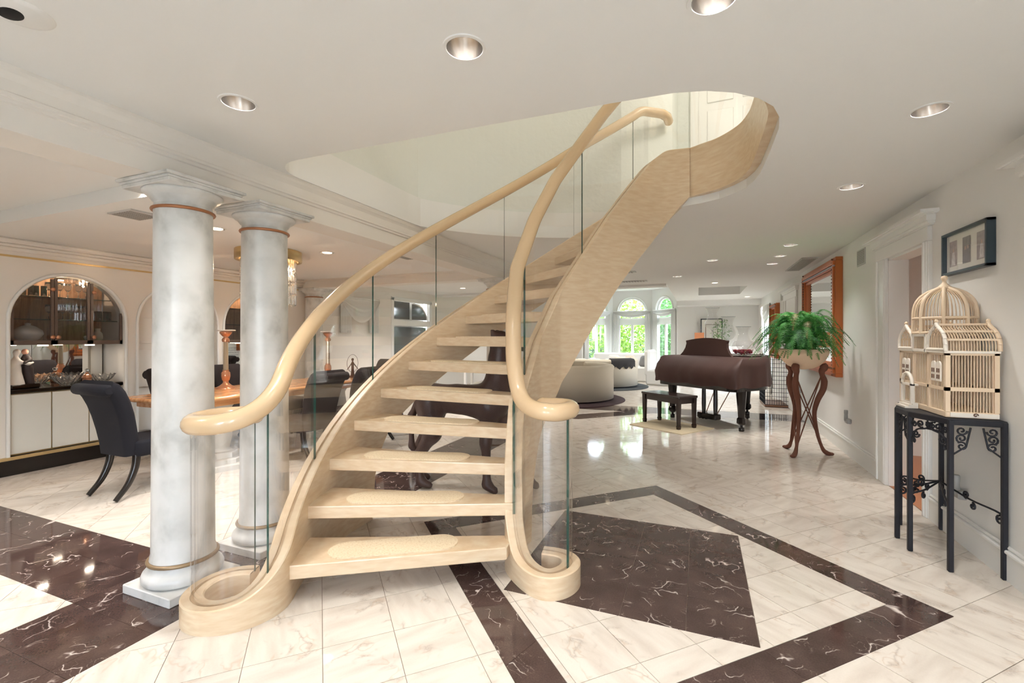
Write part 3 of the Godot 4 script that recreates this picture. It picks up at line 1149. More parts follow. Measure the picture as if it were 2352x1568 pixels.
# ---------------------------------------------------------------- columns
func make_columns() -> void:
	var root := thing("marble_column", "white marble column with copper collar beside the staircase scroll", "column", V(-2.635, 0, -1.655), 0, "marble columns under the beam")
	var s := st()
	box(s, V(0, 0.024, 0), V(0.385, 0.048, 0.385), 0.004)
	obj("plinth", s, M.column_marble, root)
	s = st()
	lathe(s, [[0.15, 0.048], [0.175, 0.05], [0.188, 0.065], [0.19, 0.085], [0.183, 0.102], [0.172, 0.112], [0.168, 0.118], [0.160, 0.13], [0.158, 0.142], [0.15, 0.15]], 40)
	obj("base", s, M.column_marble, root)
	s = st()
	var ring := []
	for i in 40: ring.append(V(cos(TAU * i / 40) * 0.158, 0.158, sin(TAU * i / 40) * 0.158))
	tube(s, ring, 0.011, 8, true)
	obj("lower_ring", s, M.aged_brass_ring, root)
	s = st()
	var sh := [[0.156, 0.15], [0.152, 0.18]]
	for i in 13: sh.append([lerpf(0.147, 0.136, i / 12.0), lerpf(0.2, 2.03, i / 12.0)])
	sh.append_array([[0.138, 2.05], [0.134, 2.07]])
	lathe(s, sh, 40)
	obj("shaft", s, M.column_marble, root)
	s = st()
	ring = []
	for i in 40: ring.append(V(cos(TAU * i / 40) * 0.141, 2.045, sin(TAU * i / 40) * 0.141))
	tube(s, ring, 0.009, 8, true)
	obj("collar", s, M.copper_ring, root)
	s = st()
	lathe(s, [[0.132, 2.06], [0.133, 2.085], [0.143, 2.09], [0.143, 2.098], [0.151, 2.101], [0.152, 2.108], [0.16, 2.112], [0.176, 2.122], [0.186, 2.134], [0.187, 2.142], [0.18, 2.146]], 40)
	obj("capital", s, M.column_marble, root)
	s = st()
	box(s, V(0, 2.153, 0), V(0.39, 0.02, 0.39), 0.003)
	box(s, V(0, 2.168, 0), V(0.405, 0.012, 0.405), 0.003)
	box(s, V(0, 2.181, 0), V(0.43, 0.016, 0.43), 0.004)
	obj("abacus", s, M.column_marble, root)
	dup(root, V(-2.66, 0, -2.185), 0.0, "white marble column standing between its twin and the dining table")
	dup(root, V(-2.69, 0, -6.0), 0.0, "white marble column at the far corner of the dining beams")
	dup(root, V(-6.13, 0, -6.0), 0.0, "white marble column against the cream dining wall")
# ---------------------------------------------------------------- hall things
func spiral(c: Vector3, ux: Vector3, uy: Vector3, r: float, a0: float, turns: float, n := 14) -> Array:
	var l := []
	for i in n + 1:
		var t := float(i) / n
		var a := a0 + TAU * turns * t
		l.append(c + (ux * cos(a) + uy * sin(a)) * r * (1.0 - 0.8 * t))
	return l

func bracket(s: SurfaceTool, o: Vector3, d: Vector3) -> void:      # pierced scroll bracket in the corner of leg and rail
	var u := V(0, -1, 0)
	var rr := 0.0055
	tube(s, [o + d * 0.012 + u * 0.155] + crom([o + d * 0.02 + u * 0.12, o + d * 0.05 + u * 0.07, o + d * 0.115 + u * 0.05, o + d * 0.15 + u * 0.012], 5), rr, 6)
	tube(s, spiral(o + d * 0.042 + u * 0.098, d, u, 0.026, 0.0, 1.4), rr, 6)
	tube(s, spiral(o + d * 0.125 + u * 0.03, d, u, 0.024, 2.0, -1.4), rr, 6)
	tube(s, spiral(o + d * 0.075 + u * 0.03, d, u, 0.024, 1.0, 1.4), rr, 6)
	tube(s, spiral(o + d * 0.03 + u * 0.04, d, u, 0.02, 3.0, 1.4), rr, 6)
	tube(s, spiral(o + d * 0.02 + u * 0.14, d, u, 0.018, 1.0, -1.3), rr, 6)

func make_console() -> void:
	var root := thing("iron_console", "black wrought iron corner table with scroll brackets under the birdcage", "table", V(1.43, 0, -3.77))
	var o := V(1.43, 0, -3.77)
	var p := [V(1.585, 0, -3.41), V(1.35, 0, -3.41), V(1.245, 0, -3.65), V(1.245, 0, -3.85), V(1.35, 0, -4.13), V(1.585, 0, -4.13)]
	for i in 6: p[i] -= o
	for i in 6:
		var s := st()
		box(s, p[i] + V(0, 0.44, 0), V(0.026, 0.88, 0.026), 0.004)
		obj("leg", s, M.black_iron, root)
	var top := st()
	for i in 6:
		var a: Vector3 = p[i]
		var b: Vector3 = p[(i + 1) % 6]
		var d := (b - a)
		var bs := Basis.looking_at(d.normalized(), Vector3.UP)
		box(top, (a + b) / 2 + V(0, 0.868, 0), V(0.022, 0.034, d.length() + 0.02), 0.003, bs)
	var poly := PackedVector2Array()
	for q in p: poly.append(Vector2(q.x, q.z))
	plate(top, poly, 0.878, 0.886)
	obj("top_frame", top, M.black_iron, root)
	for i in 5:
		var a: Vector3 = p[i]
		var b: Vector3 = p[i + 1]
		var d := (b - a).normalized()
		if (b - a).length() < 0.25:
			var s0 := st()
			bracket_small(s0, a + V(0, 0.85, 0), d)
			bracket_small(s0, b + V(0, 0.85, 0), -d)
			obj("scroll_bracket", s0, M.black_iron, root)
			continue
		for e in 2:
			var s := st()
			bracket(s, (a if e == 0 else b) + V(0, 0.852, 0), d if e == 0 else -d)
			obj("scroll_bracket", s, M.black_iron, root)
	var hub := V(0.06, 0.40, -0.13)
	for i in 6:
		var s := st()
		var a: Vector3 = p[i] + V(0, 0.31, 0)
		var d := (hub - a).normalized()
		var f := V(d.x, 0, d.z).normalized()
		tube(s, crom([a, a + f * 0.03 + V(0, 0.05, 0), a.lerp(hub, 0.5) + V(0, 0.01, 0), hub], 5), 0.006, 6)
		tube(s, spiral(a + f * 0.03 + V(0, 0.012, 0), f, V(0, 1, 0), 0.026, PI / 2, -1.3), 0.006, 6)
		tube(s, spiral(a.lerp(hub, 0.55) + V(0, 0.025, 0), f, V(0, 1, 0), 0.024, -PI / 2, 1.3), 0.006, 6)
		tube(s, spiral(a.lerp(hub, 0.45) + V(0, -0.02, 0), f, V(0, 1, 0), 0.022, PI / 2, 1.3), 0.006, 6)
		obj("scroll_stretcher", s, M.black_iron, root)

func bracket_small(s: SurfaceTool, o: Vector3, d: Vector3) -> void:
	var u := V(0, -1, 0)
	for k in 3: tube(s, spiral(o + d * 0.05 + u * (0.03 + 0.045 * k), d, u, 0.026, k * 2.0, 1.3), 0.005, 6)
	tube(s, [o + u * 0.17 + d * 0.012, o + u * 0.12 + d * 0.07, o + u * 0.01 + d * 0.09], 0.005, 6)

func ogee(w: float, h: float) -> PackedVector2Array:      # pointed onion outline, base on y = 0
	var p := PackedVector2Array()
	for q in [[0.5, 0.0], [0.5, 0.22], [0.47, 0.42], [0.39, 0.6], [0.27, 0.73], [0.15, 0.82], [0.06, 0.9], [0.0, 1.0]]: p.append(Vector2(q[0] * w, q[1] * h))
	var l := PackedVector2Array()
	for i in range(p.size() - 2, -1, -1): l.append(Vector2(-p[i].x, p[i].y))
	p.append_array(l)
	return p

func make_birdcage() -> void:
	var B := V(1.45, 0.888, -3.77)
	var root := thing("birdcage", "cream wooden birdcage shaped like a domed palace on the iron table", "birdcage", B)
	var x0 := -0.11     # front face, towards the hall
	var x1 := 0.13
	var zr := 0.33      # right end (towards camera)
	var zl := -0.33
	var zi := 0.105     # wings end here
	var eave := 0.375
	var s := st()
	bx(s, x0, x1, 0.0, 0.035, zl, zr, 0.004)
	obj("base_tray", s, M.cage_wood, root)
	s = st()
	bx(s, x0 + 0.02, x1 - 0.005, 0.006, 0.03, zr - 0.002, zr + 0.008)
	obj("drawer", s, M.cage_trim, root)
	s = st()
	tube(s, spiral(V(0.02, 0.02, zr + 0.012), V(1, 0, 0), V(0, 1, 0), 0.012, 0, 1.0), 0.003, 6)
	obj("ring_pull", s, M.bronze, root)
	for k in 3:
		s = st()
		bx(s, x0 - 0.03 - 0.02 * (2 - k), x0, 0.012 * k - 0.0005, 0.012 * (k + 1), -0.19, -0.03)
		obj("step", s, M.cage_trim, root)
	# posts and rails
	s = st()
	var t := 0.022
	for z in [zl + t / 2, -zi, zi, zr - t / 2]:
		for x in [x0 + t / 2, x1 - t / 2]: bx(s, x - t / 2, x + t / 2, 0.035, eave, z - t / 2, z + t / 2)
	for y in [0.155, eave - 0.012]:
		for z in [zl + t / 2, zr - t / 2]: bx(s, x0, x1, y, y + 0.022, z - t / 2, z + t / 2)
		for x in [x0 + t / 2, x1 - t / 2]: bx(s, x - t / 2, x + t / 2, y, y + 0.018, zl, zr)
	obj("frame", s, M.cage_wood, root)
	s = st()
	bx(s, x0 - 0.008, x1 + 0.004, eave, eave + 0.014, zl - 0.006, zr + 0.006, 0.003)
	obj("eaves_rail", s, M.cage_trim, root)
	s = st()
	for i in 15:
		var x := lerpf(x0 + 0.025, x1 - 0.025, i / 14.0)
		for z in [zl + 0.012, zr - 0.012]: tube(s, [V(x, 0.035, z), V(x, eave, z)], 0.0026, 5)
	for i in 38:
		var z := lerpf(zl + 0.02, zr - 0.02, i / 37.0)
		for x in [x0 + 0.012, x1 - 0.012]: tube(s, [V(x, 0.035, z), V(x, eave, z)], 0.0026, 5)
	tag(obj("bars", s, M.cage_wood, root), "", "", "", "stuff")
	# wings: pointed barrel roofs with onion gables
	for w in [[zi, zr], [zl, -zi]]:
		var c: float = (w[0] + w[1]) / 2
		var wd: float = w[1] - w[0]
		var og := ogee(wd, 0.165)
		s = st()
		for i in og.size() - 1:
			var a := og[i]
			var b := og[i + 1]
			tube(s, [V(x0, eave + 0.014 + a.y, c + a.x), V(x0, eave + 0.014 + b.y, c + b.x)], 0.011, 6)
		tube(s, [V(x0, eave + 0.02, w[0]), V(x0, eave + 0.02, w[1])], 0.011, 6)
		obj("gable_frame", s, M.cage_trim, root)
		s = st()
		for i in 9:
			var z := lerpf(-wd * 0.42, wd * 0.42, i / 8.0)
			var h := 0.0
			for k in og.size() - 1:
				if (og[k].x - z) * (og[k + 1].x - z) <= 0: h = maxf(h, lerpf(og[k].y, og[k + 1].y, 0.5))
			tube(s, [V(x0 + 0.004, eave + 0.014, c + z), V(x0 + 0.004, eave + 0.014 + h, c + z)], 0.0024, 5)
		for i in 18:
			var x := lerpf(x0 + 0.012, x1 - 0.004, i / 17.0)
			var l := []
			for q in og: l.append(V(x, eave + 0.014 + q.y * 0.93, c + q.x * 0.97))
			tube(s, l, 0.0026, 5)
		tag(obj("roof_bars", s, M.cage_wood, root), "", "", "", "stuff")
		s = st()
		for q in [og[2], og[4], og[7], og[10], og[12]]:
			bx(s, x0, x1, eave + 0.008 + q.y * 0.95, eave + 0.020 + q.y * 0.95, c + q.x - 0.009, c + q.x + 0.009)
		for x in [x1]:
			for i in og.size() - 1: tube(s, [V(x, eave + 0.014 + og[i].y, c + og[i].x), V(x, eave + 0.014 + og[i + 1].y, c + og[i + 1].x)], 0.012, 6)
		obj("roof_rails", s, M.cage_wood, root)
		for x in [x0, x1]:
			s = st()
			ball(s, V(x, eave + 0.19, c), V(0.011, 0.013, 0.011), 10, 8)
			obj("finial", s, M.cage_wood, root)
		# twin arched shutters
		for e in [-0.032, 0.032]:
			s = st()
			var sh := pv([-0.026, 0.0])
			sh.append_array(arc2(Vector2(0, 0.095), 0.026, 180, 0, 10))
			sh.append(Vector2(0.026, 0))
			ext(s, sh, V(x0 - 0.004, 0.205, c + e), V(0, 0, 1), V(0, 1, 0), V(0.008, 0, 0))
			var panel := obj("arched_shutter", s, M.cage_trim, root)
			s = st()
			for a in [-0.011, 0.011]:
				for y in [0.014, 0.052]: bx(s, x0 - 0.006, x0 - 0.003, 0.205 + y, 0.23 + y, c + e + a - 0.006, c + e + a + 0.006)
			obj("shutter_pane", s, M.gilt_bead, panel)
	# middle: framed panel, porch arch and dome drum
	s = st()
	for z in [-0.095, 0.095]: bx(s, x0 - 0.012, x0 + 0.012, eave, eave + 0.115, z - 0.008, z + 0.008)
	for y in [eave + 0.012, eave + 0.107]: bx(s, x0 - 0.012, x0 + 0.012, y - 0.008, y + 0.008, -0.1, 0.1)
	obj("centre_panel", s, M.cage_trim, root)
	s = st()
	for i in 11:
		var z := lerpf(-0.085, 0.085, i / 10.0)
		tube(s, [V(x0, eave, z), V(x0, eave + 0.105, z)], 0.0026, 5)
	tag(obj("panel_bars", s, M.cage_wood, root), "", "", "", "stuff")
	s = st()
	var arc := []
	for q in arc2(Vector2(-0.11, 0.155), 0.075, 180, 0, 14): arc.append(V(x0 - 0.03, q.y, q.x))
	tube(s, arc, 0.011, 6)
	bx(s, x0 - 0.04, x0 - 0.02, 0.03, 0.16, -0.195, -0.175)
	bx(s, x0 - 0.04, x0 - 0.02, 0.03, 0.16, -0.045, -0.025)
	bx(s, x0 - 0.04, x0, 0.148, 0.16, -0.195, -0.025)
	obj("porch_arch", s, M.cage_trim, root)
	s = st()
	bx(s, x0 + 0.02, x1 - 0.01, eave + 0.1, eave + 0.118, -0.14, 0.14, 0.003)
	bx(s, x0 + 0.02, x1 - 0.01, eave + 0.0, eave + 0.1, -0.105, -0.095)
	bx(s, x0 + 0.02, x1 - 0.01, eave + 0.0, eave + 0.1, 0.095, 0.105)
	obj("dome_deck", s, M.cage_wood, root)
	var dc := V(0.012, eave + 0.118, 0.0)
	var R := 0.150
	var prof := [[1.0, 0.0], [1.0, 0.10], [0.985, 0.145], [0.93, 0.19], [0.82, 0.225], [0.64, 0.255], [0.42, 0.275], [0.22, 0.288], [0.12, 0.30]]
	for i in 8:
		s = st()
		var a := TAU * (i + 0.5) / 8
		var l := []
		for q in prof: l.append(dc + V(cos(a) * R * q[0], q[1], sin(a) * R * q[0]))
		tube(s, crom(l, 2), 0.011, 6)
		obj("dome_rib", s, M.cage_wood, root)
	s = st()
	for y in [0.005, 0.098]:
		var l := []
		for i in 32: l.append(dc + V(cos(TAU * i / 32) * R, y, sin(TAU * i / 32) * R))
		tube(s, l, 0.009, 6, true)
	obj("dome_ring", s, M.cage_wood, root)
	s = st()
	for i in 48:
		var a := TAU * i / 48
		var l := []
		for q in prof: l.append(dc + V(cos(a) * R * q[0] * 0.97, q[1] * 0.98, sin(a) * R * q[0] * 0.97))
		tube(s, l, 0.0024, 4)
	tag(obj("dome_bars", s, M.cage_wood, root), "", "", "", "stuff")
	s = st()
	lathe(s, [[0.036, 0.285], [0.036, 0.297], [0.028, 0.305], [0.013, 0.322], [0.009, 0.335], [0.012, 0.342], [0.016, 0.35], [0.017, 0.357], [0.013, 0.368], [0.0, 0.372]], 20, dc)
	obj("dome_finial", s, M.cage_wood, root)

func photo_texture(k: int) -> ImageTexture:        # faint family print: plain shapes only
	var im := Image.create(64, 96, false, Image.FORMAT_RGB8)
	var n := noise(0.05, 3, 60 + k)
	for y in 96:
		for x in 64:
			var v := n.get_noise_2d(x, y) * 0.12
			var c := Color(0.58 + v, 0.52 + v, 0.53 + v) if k != 1 else Color(0.42 + v, 0.38 + v, 0.39 + v)
			for f in ([[22, 40, 15], [42, 38, 14]] if k == 1 else [[34, 36, 17]]):
				if Vector2(x - f[0], (y - f[1]) * 0.9).length() < 7: c = Color(0.72, 0.58, 0.52)
				if y > f[1] + 6 and y < 92 and absf(x - f[0]) < f[2] * (0.5 + (y - f[1]) / 110.0): c = Color(0.83 + v, 0.80 + v, 0.80 + v) if (k + f[0]) % 2 == 0 else Color(0.40 + v, 0.38 + v, 0.42 + v)
			im.set_pixel(x, y, c)
	return ImageTexture.create_from_image(im)

func make_wall_things() -> void:
	# triple photo frame
	var y0 := 1.778
	var y1 := 2.062
	var z0 := -4.08
	var z1 := -3.54
	var root := thing("picture_frame", "black and teal frame holding three small photographs above the birdcage", "picture", V(1.61, y0, (z0 + z1) / 2))
	var o := root.position
	var s := st()
	for e in [[y0, y0 + 0.018, z0, z1], [y1 - 0.018, y1, z0, z1], [y0, y1, z0, z0 + 0.018], [y0, y1, z1 - 0.018, z1]]:
		bx(s, -0.045, 0.0, e[0] - o.y, e[1] - o.y, e[2] - o.z, e[3] - o.z, 0.002)
	obj("frame", s, mat("frame_teal", "2c3a42", 0.35), root)
	s = st()
	bx(s, -0.02, -0.012, y0 + 0.01 - o.y, y1 - 0.01 - o.y, z0 + 0.01 - o.z, z1 - 0.01 - o.z)
	obj("mount", s, M.paper_white, root)
	for k in 3:
		var zc := lerpf(-0.165, 0.165, k / 2.0)
		s = st()
		var h := 0.085
		var a := V(-0.0215, 0.14 - h, zc - 0.048)
		s.set_smooth_group(-1)
		var q := [[a, Vector2(0, 1)], [a + V(0, 2 * h, 0), Vector2(0, 0)], [a + V(0, 2 * h, 0.096), Vector2(1, 0)], [a + V(0, 0, 0.096), Vector2(1, 1)]]
		for i in [0, 1, 2, 0, 2, 3]:
			s.set_uv(q[i][1])
			s.add_vertex(q[i][0])
		var pm := mat("photo_%d" % k, "ffffff", 0.3)
		pm.albedo_texture = photo_texture(k)
		obj("photograph", s, pm, root)
	s = st()
	bx(s, -0.026, -0.024, y0 + 0.015 - o.y, y1 - 0.015 - o.y, z0 + 0.015 - o.z, z1 - 0.015 - o.z)
	obj("cover_glass", s, M.clear_glass, root)
	# tall gilt mirrors
	gilt_mirror(-8.5, -6.6, 0.875, 2.335, "large orange gilt framed mirror behind the fern", 0.17)
	gilt_mirror(-12.1, -11.2, 0.9, 2.1, "smaller gilt framed mirror beside the far curtained window", 0.1)
	# wall and ceiling grilles
	grille("wall_vent", "beige slatted wall vent beside the doorway casing", V(1.607, 2.21, -5.92), V(0.012, 0.17, 0.26), true)
	grille("wall_vent", "small slatted wall vent past the large mirror", V(1.607, 2.2, -10.95), V(0.012, 0.15, 0.2), true)
	grille("ceiling_vent", "long slatted ceiling vent above the large mirror", V(1.40, CEIL - 0.006, -7.9), V(0.2, 0.012, 1.3), false)
	grille("ceiling_vent", "square slatted ceiling vent over the dining buffet", V(-4.12, 2.33 - 0.006, -2.22), V(0.3, 0.012, 0.22), false)
	grille("ceiling_vent", "square slatted ceiling vent near the chandelier", V(-3.2, 2.33 - 0.006, -4.6), V(0.3, 0.012, 0.3), false)
	for e in [[V(1.61, 0.37, -6.3), "grey plug-in torch on the wall behind the fern stand"], [V(1.61, 0.30, -3.88), "grey plug-in torch on the wall under the iron table"], [V(1.61, 0.42, -9.0), "grey plug-in torch low on the far hall wall"]]:
		var r := thing("plug_in_torch", e[1], "socket device", e[0], 0.0, "plug in torches along the hall wall")
		s = st()
		box(s, V(-0.025, 0.03, 0), V(0.05, 0.055, 0.085), 0.008)
		obj("plug_body", s, M.device_grey, r)
		s = st()
		lathe(s, [[0.018, 0.03], [0.02, 0.05], [0.018, 0.11], [0.02, 0.115], [0.02, 0.15], [0.016, 0.155]], 16, V(-0.045, 0.0, 0.0))
		obj("torch_barrel", s, M.device_grey, r)

func grille(called: String, label: String, c: Vector3, size: Vector3, upright: bool) -> void:
	var r := thing(called, label, "vent", c)
	var s := st()
	box(s, Vector3.ZERO, size, 0.001)
	obj("frame", s, M.vent_metal, r)
	s = st()
	var n := 8
	for i in n:
		var f := (i + 0.5) / n - 0.5
		if upright: box(s, V(-0.008, f * size.y * 0.84, 0), V(0.004, size.y * 0.05, size.z * 0.84), 0.0)
		else: box(s, V(f * size.x * 0.84, -0.008, 0), V(size.x * 0.05, 0.004, size.z * 0.9), 0.0)
	tag(obj("slats", s, M.vent_dark, r), "", "", "", "stuff")

func gilt_mirror(z0: float, z1: float, y0: float, y1: float, label: String, w: float) -> void:
	var root := thing("wall_mirror", label, "mirror", V(1.61, y0, (z0 + z1) / 2))
	var o := root.position
	var hz := (z1 - z0) / 2
	var hy := y1 - y0
	var s := st()
	bx(s, -0.035, -0.028, w * 0.8, hy - w * 0.8, -hz + w * 0.8, hz - w * 0.8)
	obj("mirror_glass", s, M.mirror, root)
	for e in 4:
		s = st()
		var bead := st()
		for k in 4:
			var a: float = w * k / 4
			var b: float = w * (k + 1) / 4
			var d: float = [0.075, 0.095, 0.08, 0.055][k]
			match e:
				0: bx(s, -d, 0, a, b, -hz + a, hz - a, 0.004)
				1: bx(s, -d, 0, hy - b, hy - a, -hz + a, hz - a, 0.004)
				2: bx(s, -d, 0, b, hy - b, -hz + a, -hz + b, 0.004)
				3: bx(s, -d, 0, b, hy - b, hz - b, hz - a, 0.004)
		var fr := obj("frame_rail" if e < 2 else "frame_stile", s, M.gilt_frame, root)
		var n := int((2 * hz if e < 2 else hy) / 0.04)
		for i in n:
			var f := (i + 0.5) / n
			var c: Vector3
			match e:
				0: c = V(-0.088, w * 0.62, lerpf(-hz, hz, f))
				1: c = V(-0.088, hy - w * 0.62, lerpf(-hz, hz, f))
				2: c = V(-0.088, hy * f, -hz + w * 0.62)
				3: c = V(-0.088, hy * f, hz - w * 0.62)
			box(bead, c, V(0.02, 0.022, 0.022), 0.006)
		tag(obj("bead_row", bead, M.silver_bead if e == 1 else M.gilt_bead, fr), "", "", "", "stuff")

func make_fern() -> void:
	var C := V(1.13, 0, -6.22)
	var root := thing("plant_stand", "rusty iron tripod plant stand with clawed feet and crossed rods", "plant stand", C)
	var bs := [V(-0.13, 0, -0.215), V(-0.133, 0, 0.225), V(0.245, 0, -0.03)]
	var mids := []
	for b in bs:
		var u := V(b.x, 0, b.z).normalized()
		var s := st()
		var l := [[0.27, 0.015], [0.235, 0.03], [0.20, 0.07], [0.155, 0.2], [0.125, 0.36], [0.115, 0.5], [0.15, 0.64], [0.20, 0.75], [0.215, 0.85], [0.195, 0.92], [0.19, 0.97], [0.215, 1.01], [0.20, 1.045]]
		var pts := []
		var rad := []
		for q in l: pts.append(u * q[0] + V(0, q[1], 0))
		pts = crom(pts, 3)
		for i in pts.size():
			var y: float = pts[i].y
			rad.append(tab(y, [0.0, 0.03, 0.1, 0.3, 0.5, 0.7, 0.85, 0.93, 0.98, 1.02, 1.06], [0.022, 0.026, 0.017, 0.02, 0.024, 0.032, 0.034, 0.026, 0.036, 0.044, 0.032]))
		tube(s, pts, rad, 9)
		ball(s, u * 0.285 + V(0, 0.018, 0), V(0.03, 0.018, 0.03), 10, 6)
		obj("leg", s, M.rusty_iron, root)
		mids.append([u * 0.20 + V(0, 0.08, 0), u * 0.18 + V(0, 0.90, 0)])
	for i in 3:
		for j in 3:
			if i == j: continue
			var s := st()
			tube(s, [mids[i][0], mids[j][1]], 0.007, 6)
			obj("cross_rod", s, M.rusty_iron, root)
	var pot := thing("planter_bowl", "round pale clay bowl resting on the iron tripod", "planter", C + V(0, 0.985, 0))
	var s := st()
	lathe(s, [[0.02, 0.0], [0.09, 0.01], [0.16, 0.045], [0.215, 0.105], [0.248, 0.17], [0.262, 0.235], [0.25, 0.238], [0.235, 0.20]], 36)
	obj("bowl", s, M.terracotta_bowl, pot)
	s = st()
	lathe(s, [[0.24, 0.195], [0.24, 0.205], [0.0, 0.215]], 24)
	obj("soil", s, M.soil, pot)
	# fern
	var fern := thing("fern", "bushy green Boston fern with arching fronds in the clay bowl", "plant", C + V(0, 1.2, 0))
	var r := RandomNumberGenerator.new()
	r.seed = 5
	for i in 230:
		var k := 0 if i % 5 < 2 else (1 if i % 5 < 4 else 2)
		if i % 19 == 0: k = 3
		var a := TAU * i * 0.381966 + r.randf_range(-0.2, 0.2)
		var lvl := r.randf()
		var reach := lerpf(0.22, 0.52, pow(r.randf(), 0.6))
		var rise := lerpf(0.08, 0.50, lvl)
		if lvl > 0.6: reach *= 0.75
		var droop := lerpf(0.20, 0.04, lvl) * r.randf_range(0.5, 1.2)
		if cos(a) > 0.05: reach = minf(reach, 0.39 / cos(a))
		var u := V(cos(a), 0, sin(a))
		var base := V(r.randf_range(-0.14, 0.08), 0.0, r.randf_range(-0.12, 0.12))
		var pts := crom([base, base + u * reach * 0.35 + V(0, rise * 0.85, 0), base + u * reach * 0.72 + V(0, rise * 0.9 - droop * 0.25, 0), base + u * reach + V(0, rise * 0.65 - droop, 0)], 10)
		s = st()
		var side := V(-sin(a), 0, cos(a))
		var m := pts.size()
		for j in range(2, m):
			var p: Vector3 = pts[j]
			var tg: Vector3 = (pts[j] - pts[j - 1]).normalized()
			var f := float(j) / (m - 1)
			var ll := 0.046 * sin(PI * (0.18 + 0.80 * f)) + 0.006
			for half in [0.0]:
				var q: Vector3 = p - (pts[j] - pts[j - 1]) * half
				for e in [-1.0, 1.0]:
					var tip: Vector3 = q + side * e * ll + tg * ll * 0.35 - V(0, ll * 0.22, 0)
					var wd: Vector3 = tg * 0.0052
					tri(s, q - wd, tip, q + wd)
					tri(s, q - wd, q + wd, q.lerp(tip, 0.5) + V(0, 0.004, 0) + wd * 1.1)
		tube(s, pts, 0.0018, 3)
		obj("frond", s, M["fern_%d" % k], fern)

# ---------------------------------------------------------------- dog statues: tapered bones joined into one skin
func skin(bones: Array, lo: Vector3, hi: Vector3, cell: float, blend: float) -> SurfaceTool:
	var nx := int((hi.x - lo.x) / cell) + 2
	var ny := int((hi.y - lo.y) / cell) + 2
	var nz := int((hi.z - lo.z) / cell) + 2
	var f := PackedFloat32Array()
	f.resize(nx * ny * nz)
	f.fill(1.0)
	for b in bones:
		var a: Vector3 = b[0]
		var e: Vector3 = b[1]
		var ra: float = b[2]
		var rb: float = b[3]
		var m := maxf(ra, rb) + blend + cell * 2
		var p0 := (Vector3(minf(a.x, e.x), minf(a.y, e.y), minf(a.z, e.z)) - Vector3.ONE * m - lo) / cell
		var p1 := (Vector3(maxf(a.x, e.x), maxf(a.y, e.y), maxf(a.z, e.z)) + Vector3.ONE * m - lo) / cell
		var d := e - a
		var dd := maxf(d.length_squared(), 1e-9)
		for k in range(maxi(int(p0.z), 0), mini(int(p1.z) + 1, nz)):
			for j in range(maxi(int(p0.y), 0), mini(int(p1.y) + 1, ny)):
				for i in range(maxi(int(p0.x), 0), mini(int(p1.x) + 1, nx)):
					var p := lo + Vector3(i, j, k) * cell
					var t := clampf((p - a).dot(d) / dd, 0.0, 1.0)
					var v := p.distance_to(a + d * t) - lerpf(ra, rb, t)
					var at := (k * ny + j) * nx + i
					var w := f[at]
					var h := clampf(0.5 + 0.5 * (w - v) / blend, 0.0, 1.0)
					f[at] = lerpf(w, v, h) - blend * h * (1.0 - h)
	var s := st()
	s.set_smooth_group(1)
	var vid := {}
	var st3 := [1, nx, nx * ny]
	var vert := func(i: int, j: int, k: int) -> Vector3:
		var key := (k * ny + j) * nx + i
		if vid.has(key): return vid[key]
		var sum := Vector3.ZERO
		var n := 0
		for c in 12:
			var ax := c >> 2
			var u := (c & 1)
			var w := (c >> 1) & 1
			var q := [0, 0, 0]
			q[(ax + 1) % 3] = u
			q[(ax + 2) % 3] = w
			var g0: float = f[key + q[0] * st3[0] + q[1] * st3[1] + q[2] * st3[2]]
			var g1: float = f[key + q[0] * st3[0] + q[1] * st3[1] + q[2] * st3[2] + st3[ax]]
			if (g0 < 0.0) != (g1 < 0.0):
				var pt := Vector3(q[0], q[1], q[2])
				pt[ax] += g0 / (g0 - g1)
				sum += pt
				n += 1
		var r := lo + (Vector3(i, j, k) + sum / maxi(n, 1)) * cell
		vid[key] = r
		return r
	for k in range(1, nz - 1):
		for j in range(1, ny - 1):
			for i in range(1, nx - 1):
				var at := (k * ny + j) * nx + i
				var g0 := f[at]
				for ax in 3:
					var g1 := f[at + st3[ax]]
					if (g0 < 0.0) == (g1 < 0.0): continue
					var u := [0, 0, 0]
					var w := [0, 0, 0]
					u[(ax + 1) % 3] = 1
					w[(ax + 2) % 3] = 1
					var a: Vector3 = vert.call(i, j, k)
					var b: Vector3 = vert.call(i - u[0], j - u[1], k - u[2])
					var c: Vector3 = vert.call(i - u[0] - w[0], j - u[1] - w[1], k - u[2] - w[2])
					var d: Vector3 = vert.call(i - w[0], j - w[1], k - w[2])
					if g0 < 0.0: quad(s, d, c, b, a)
					else: quad(s, a, b, c, d)
	return s

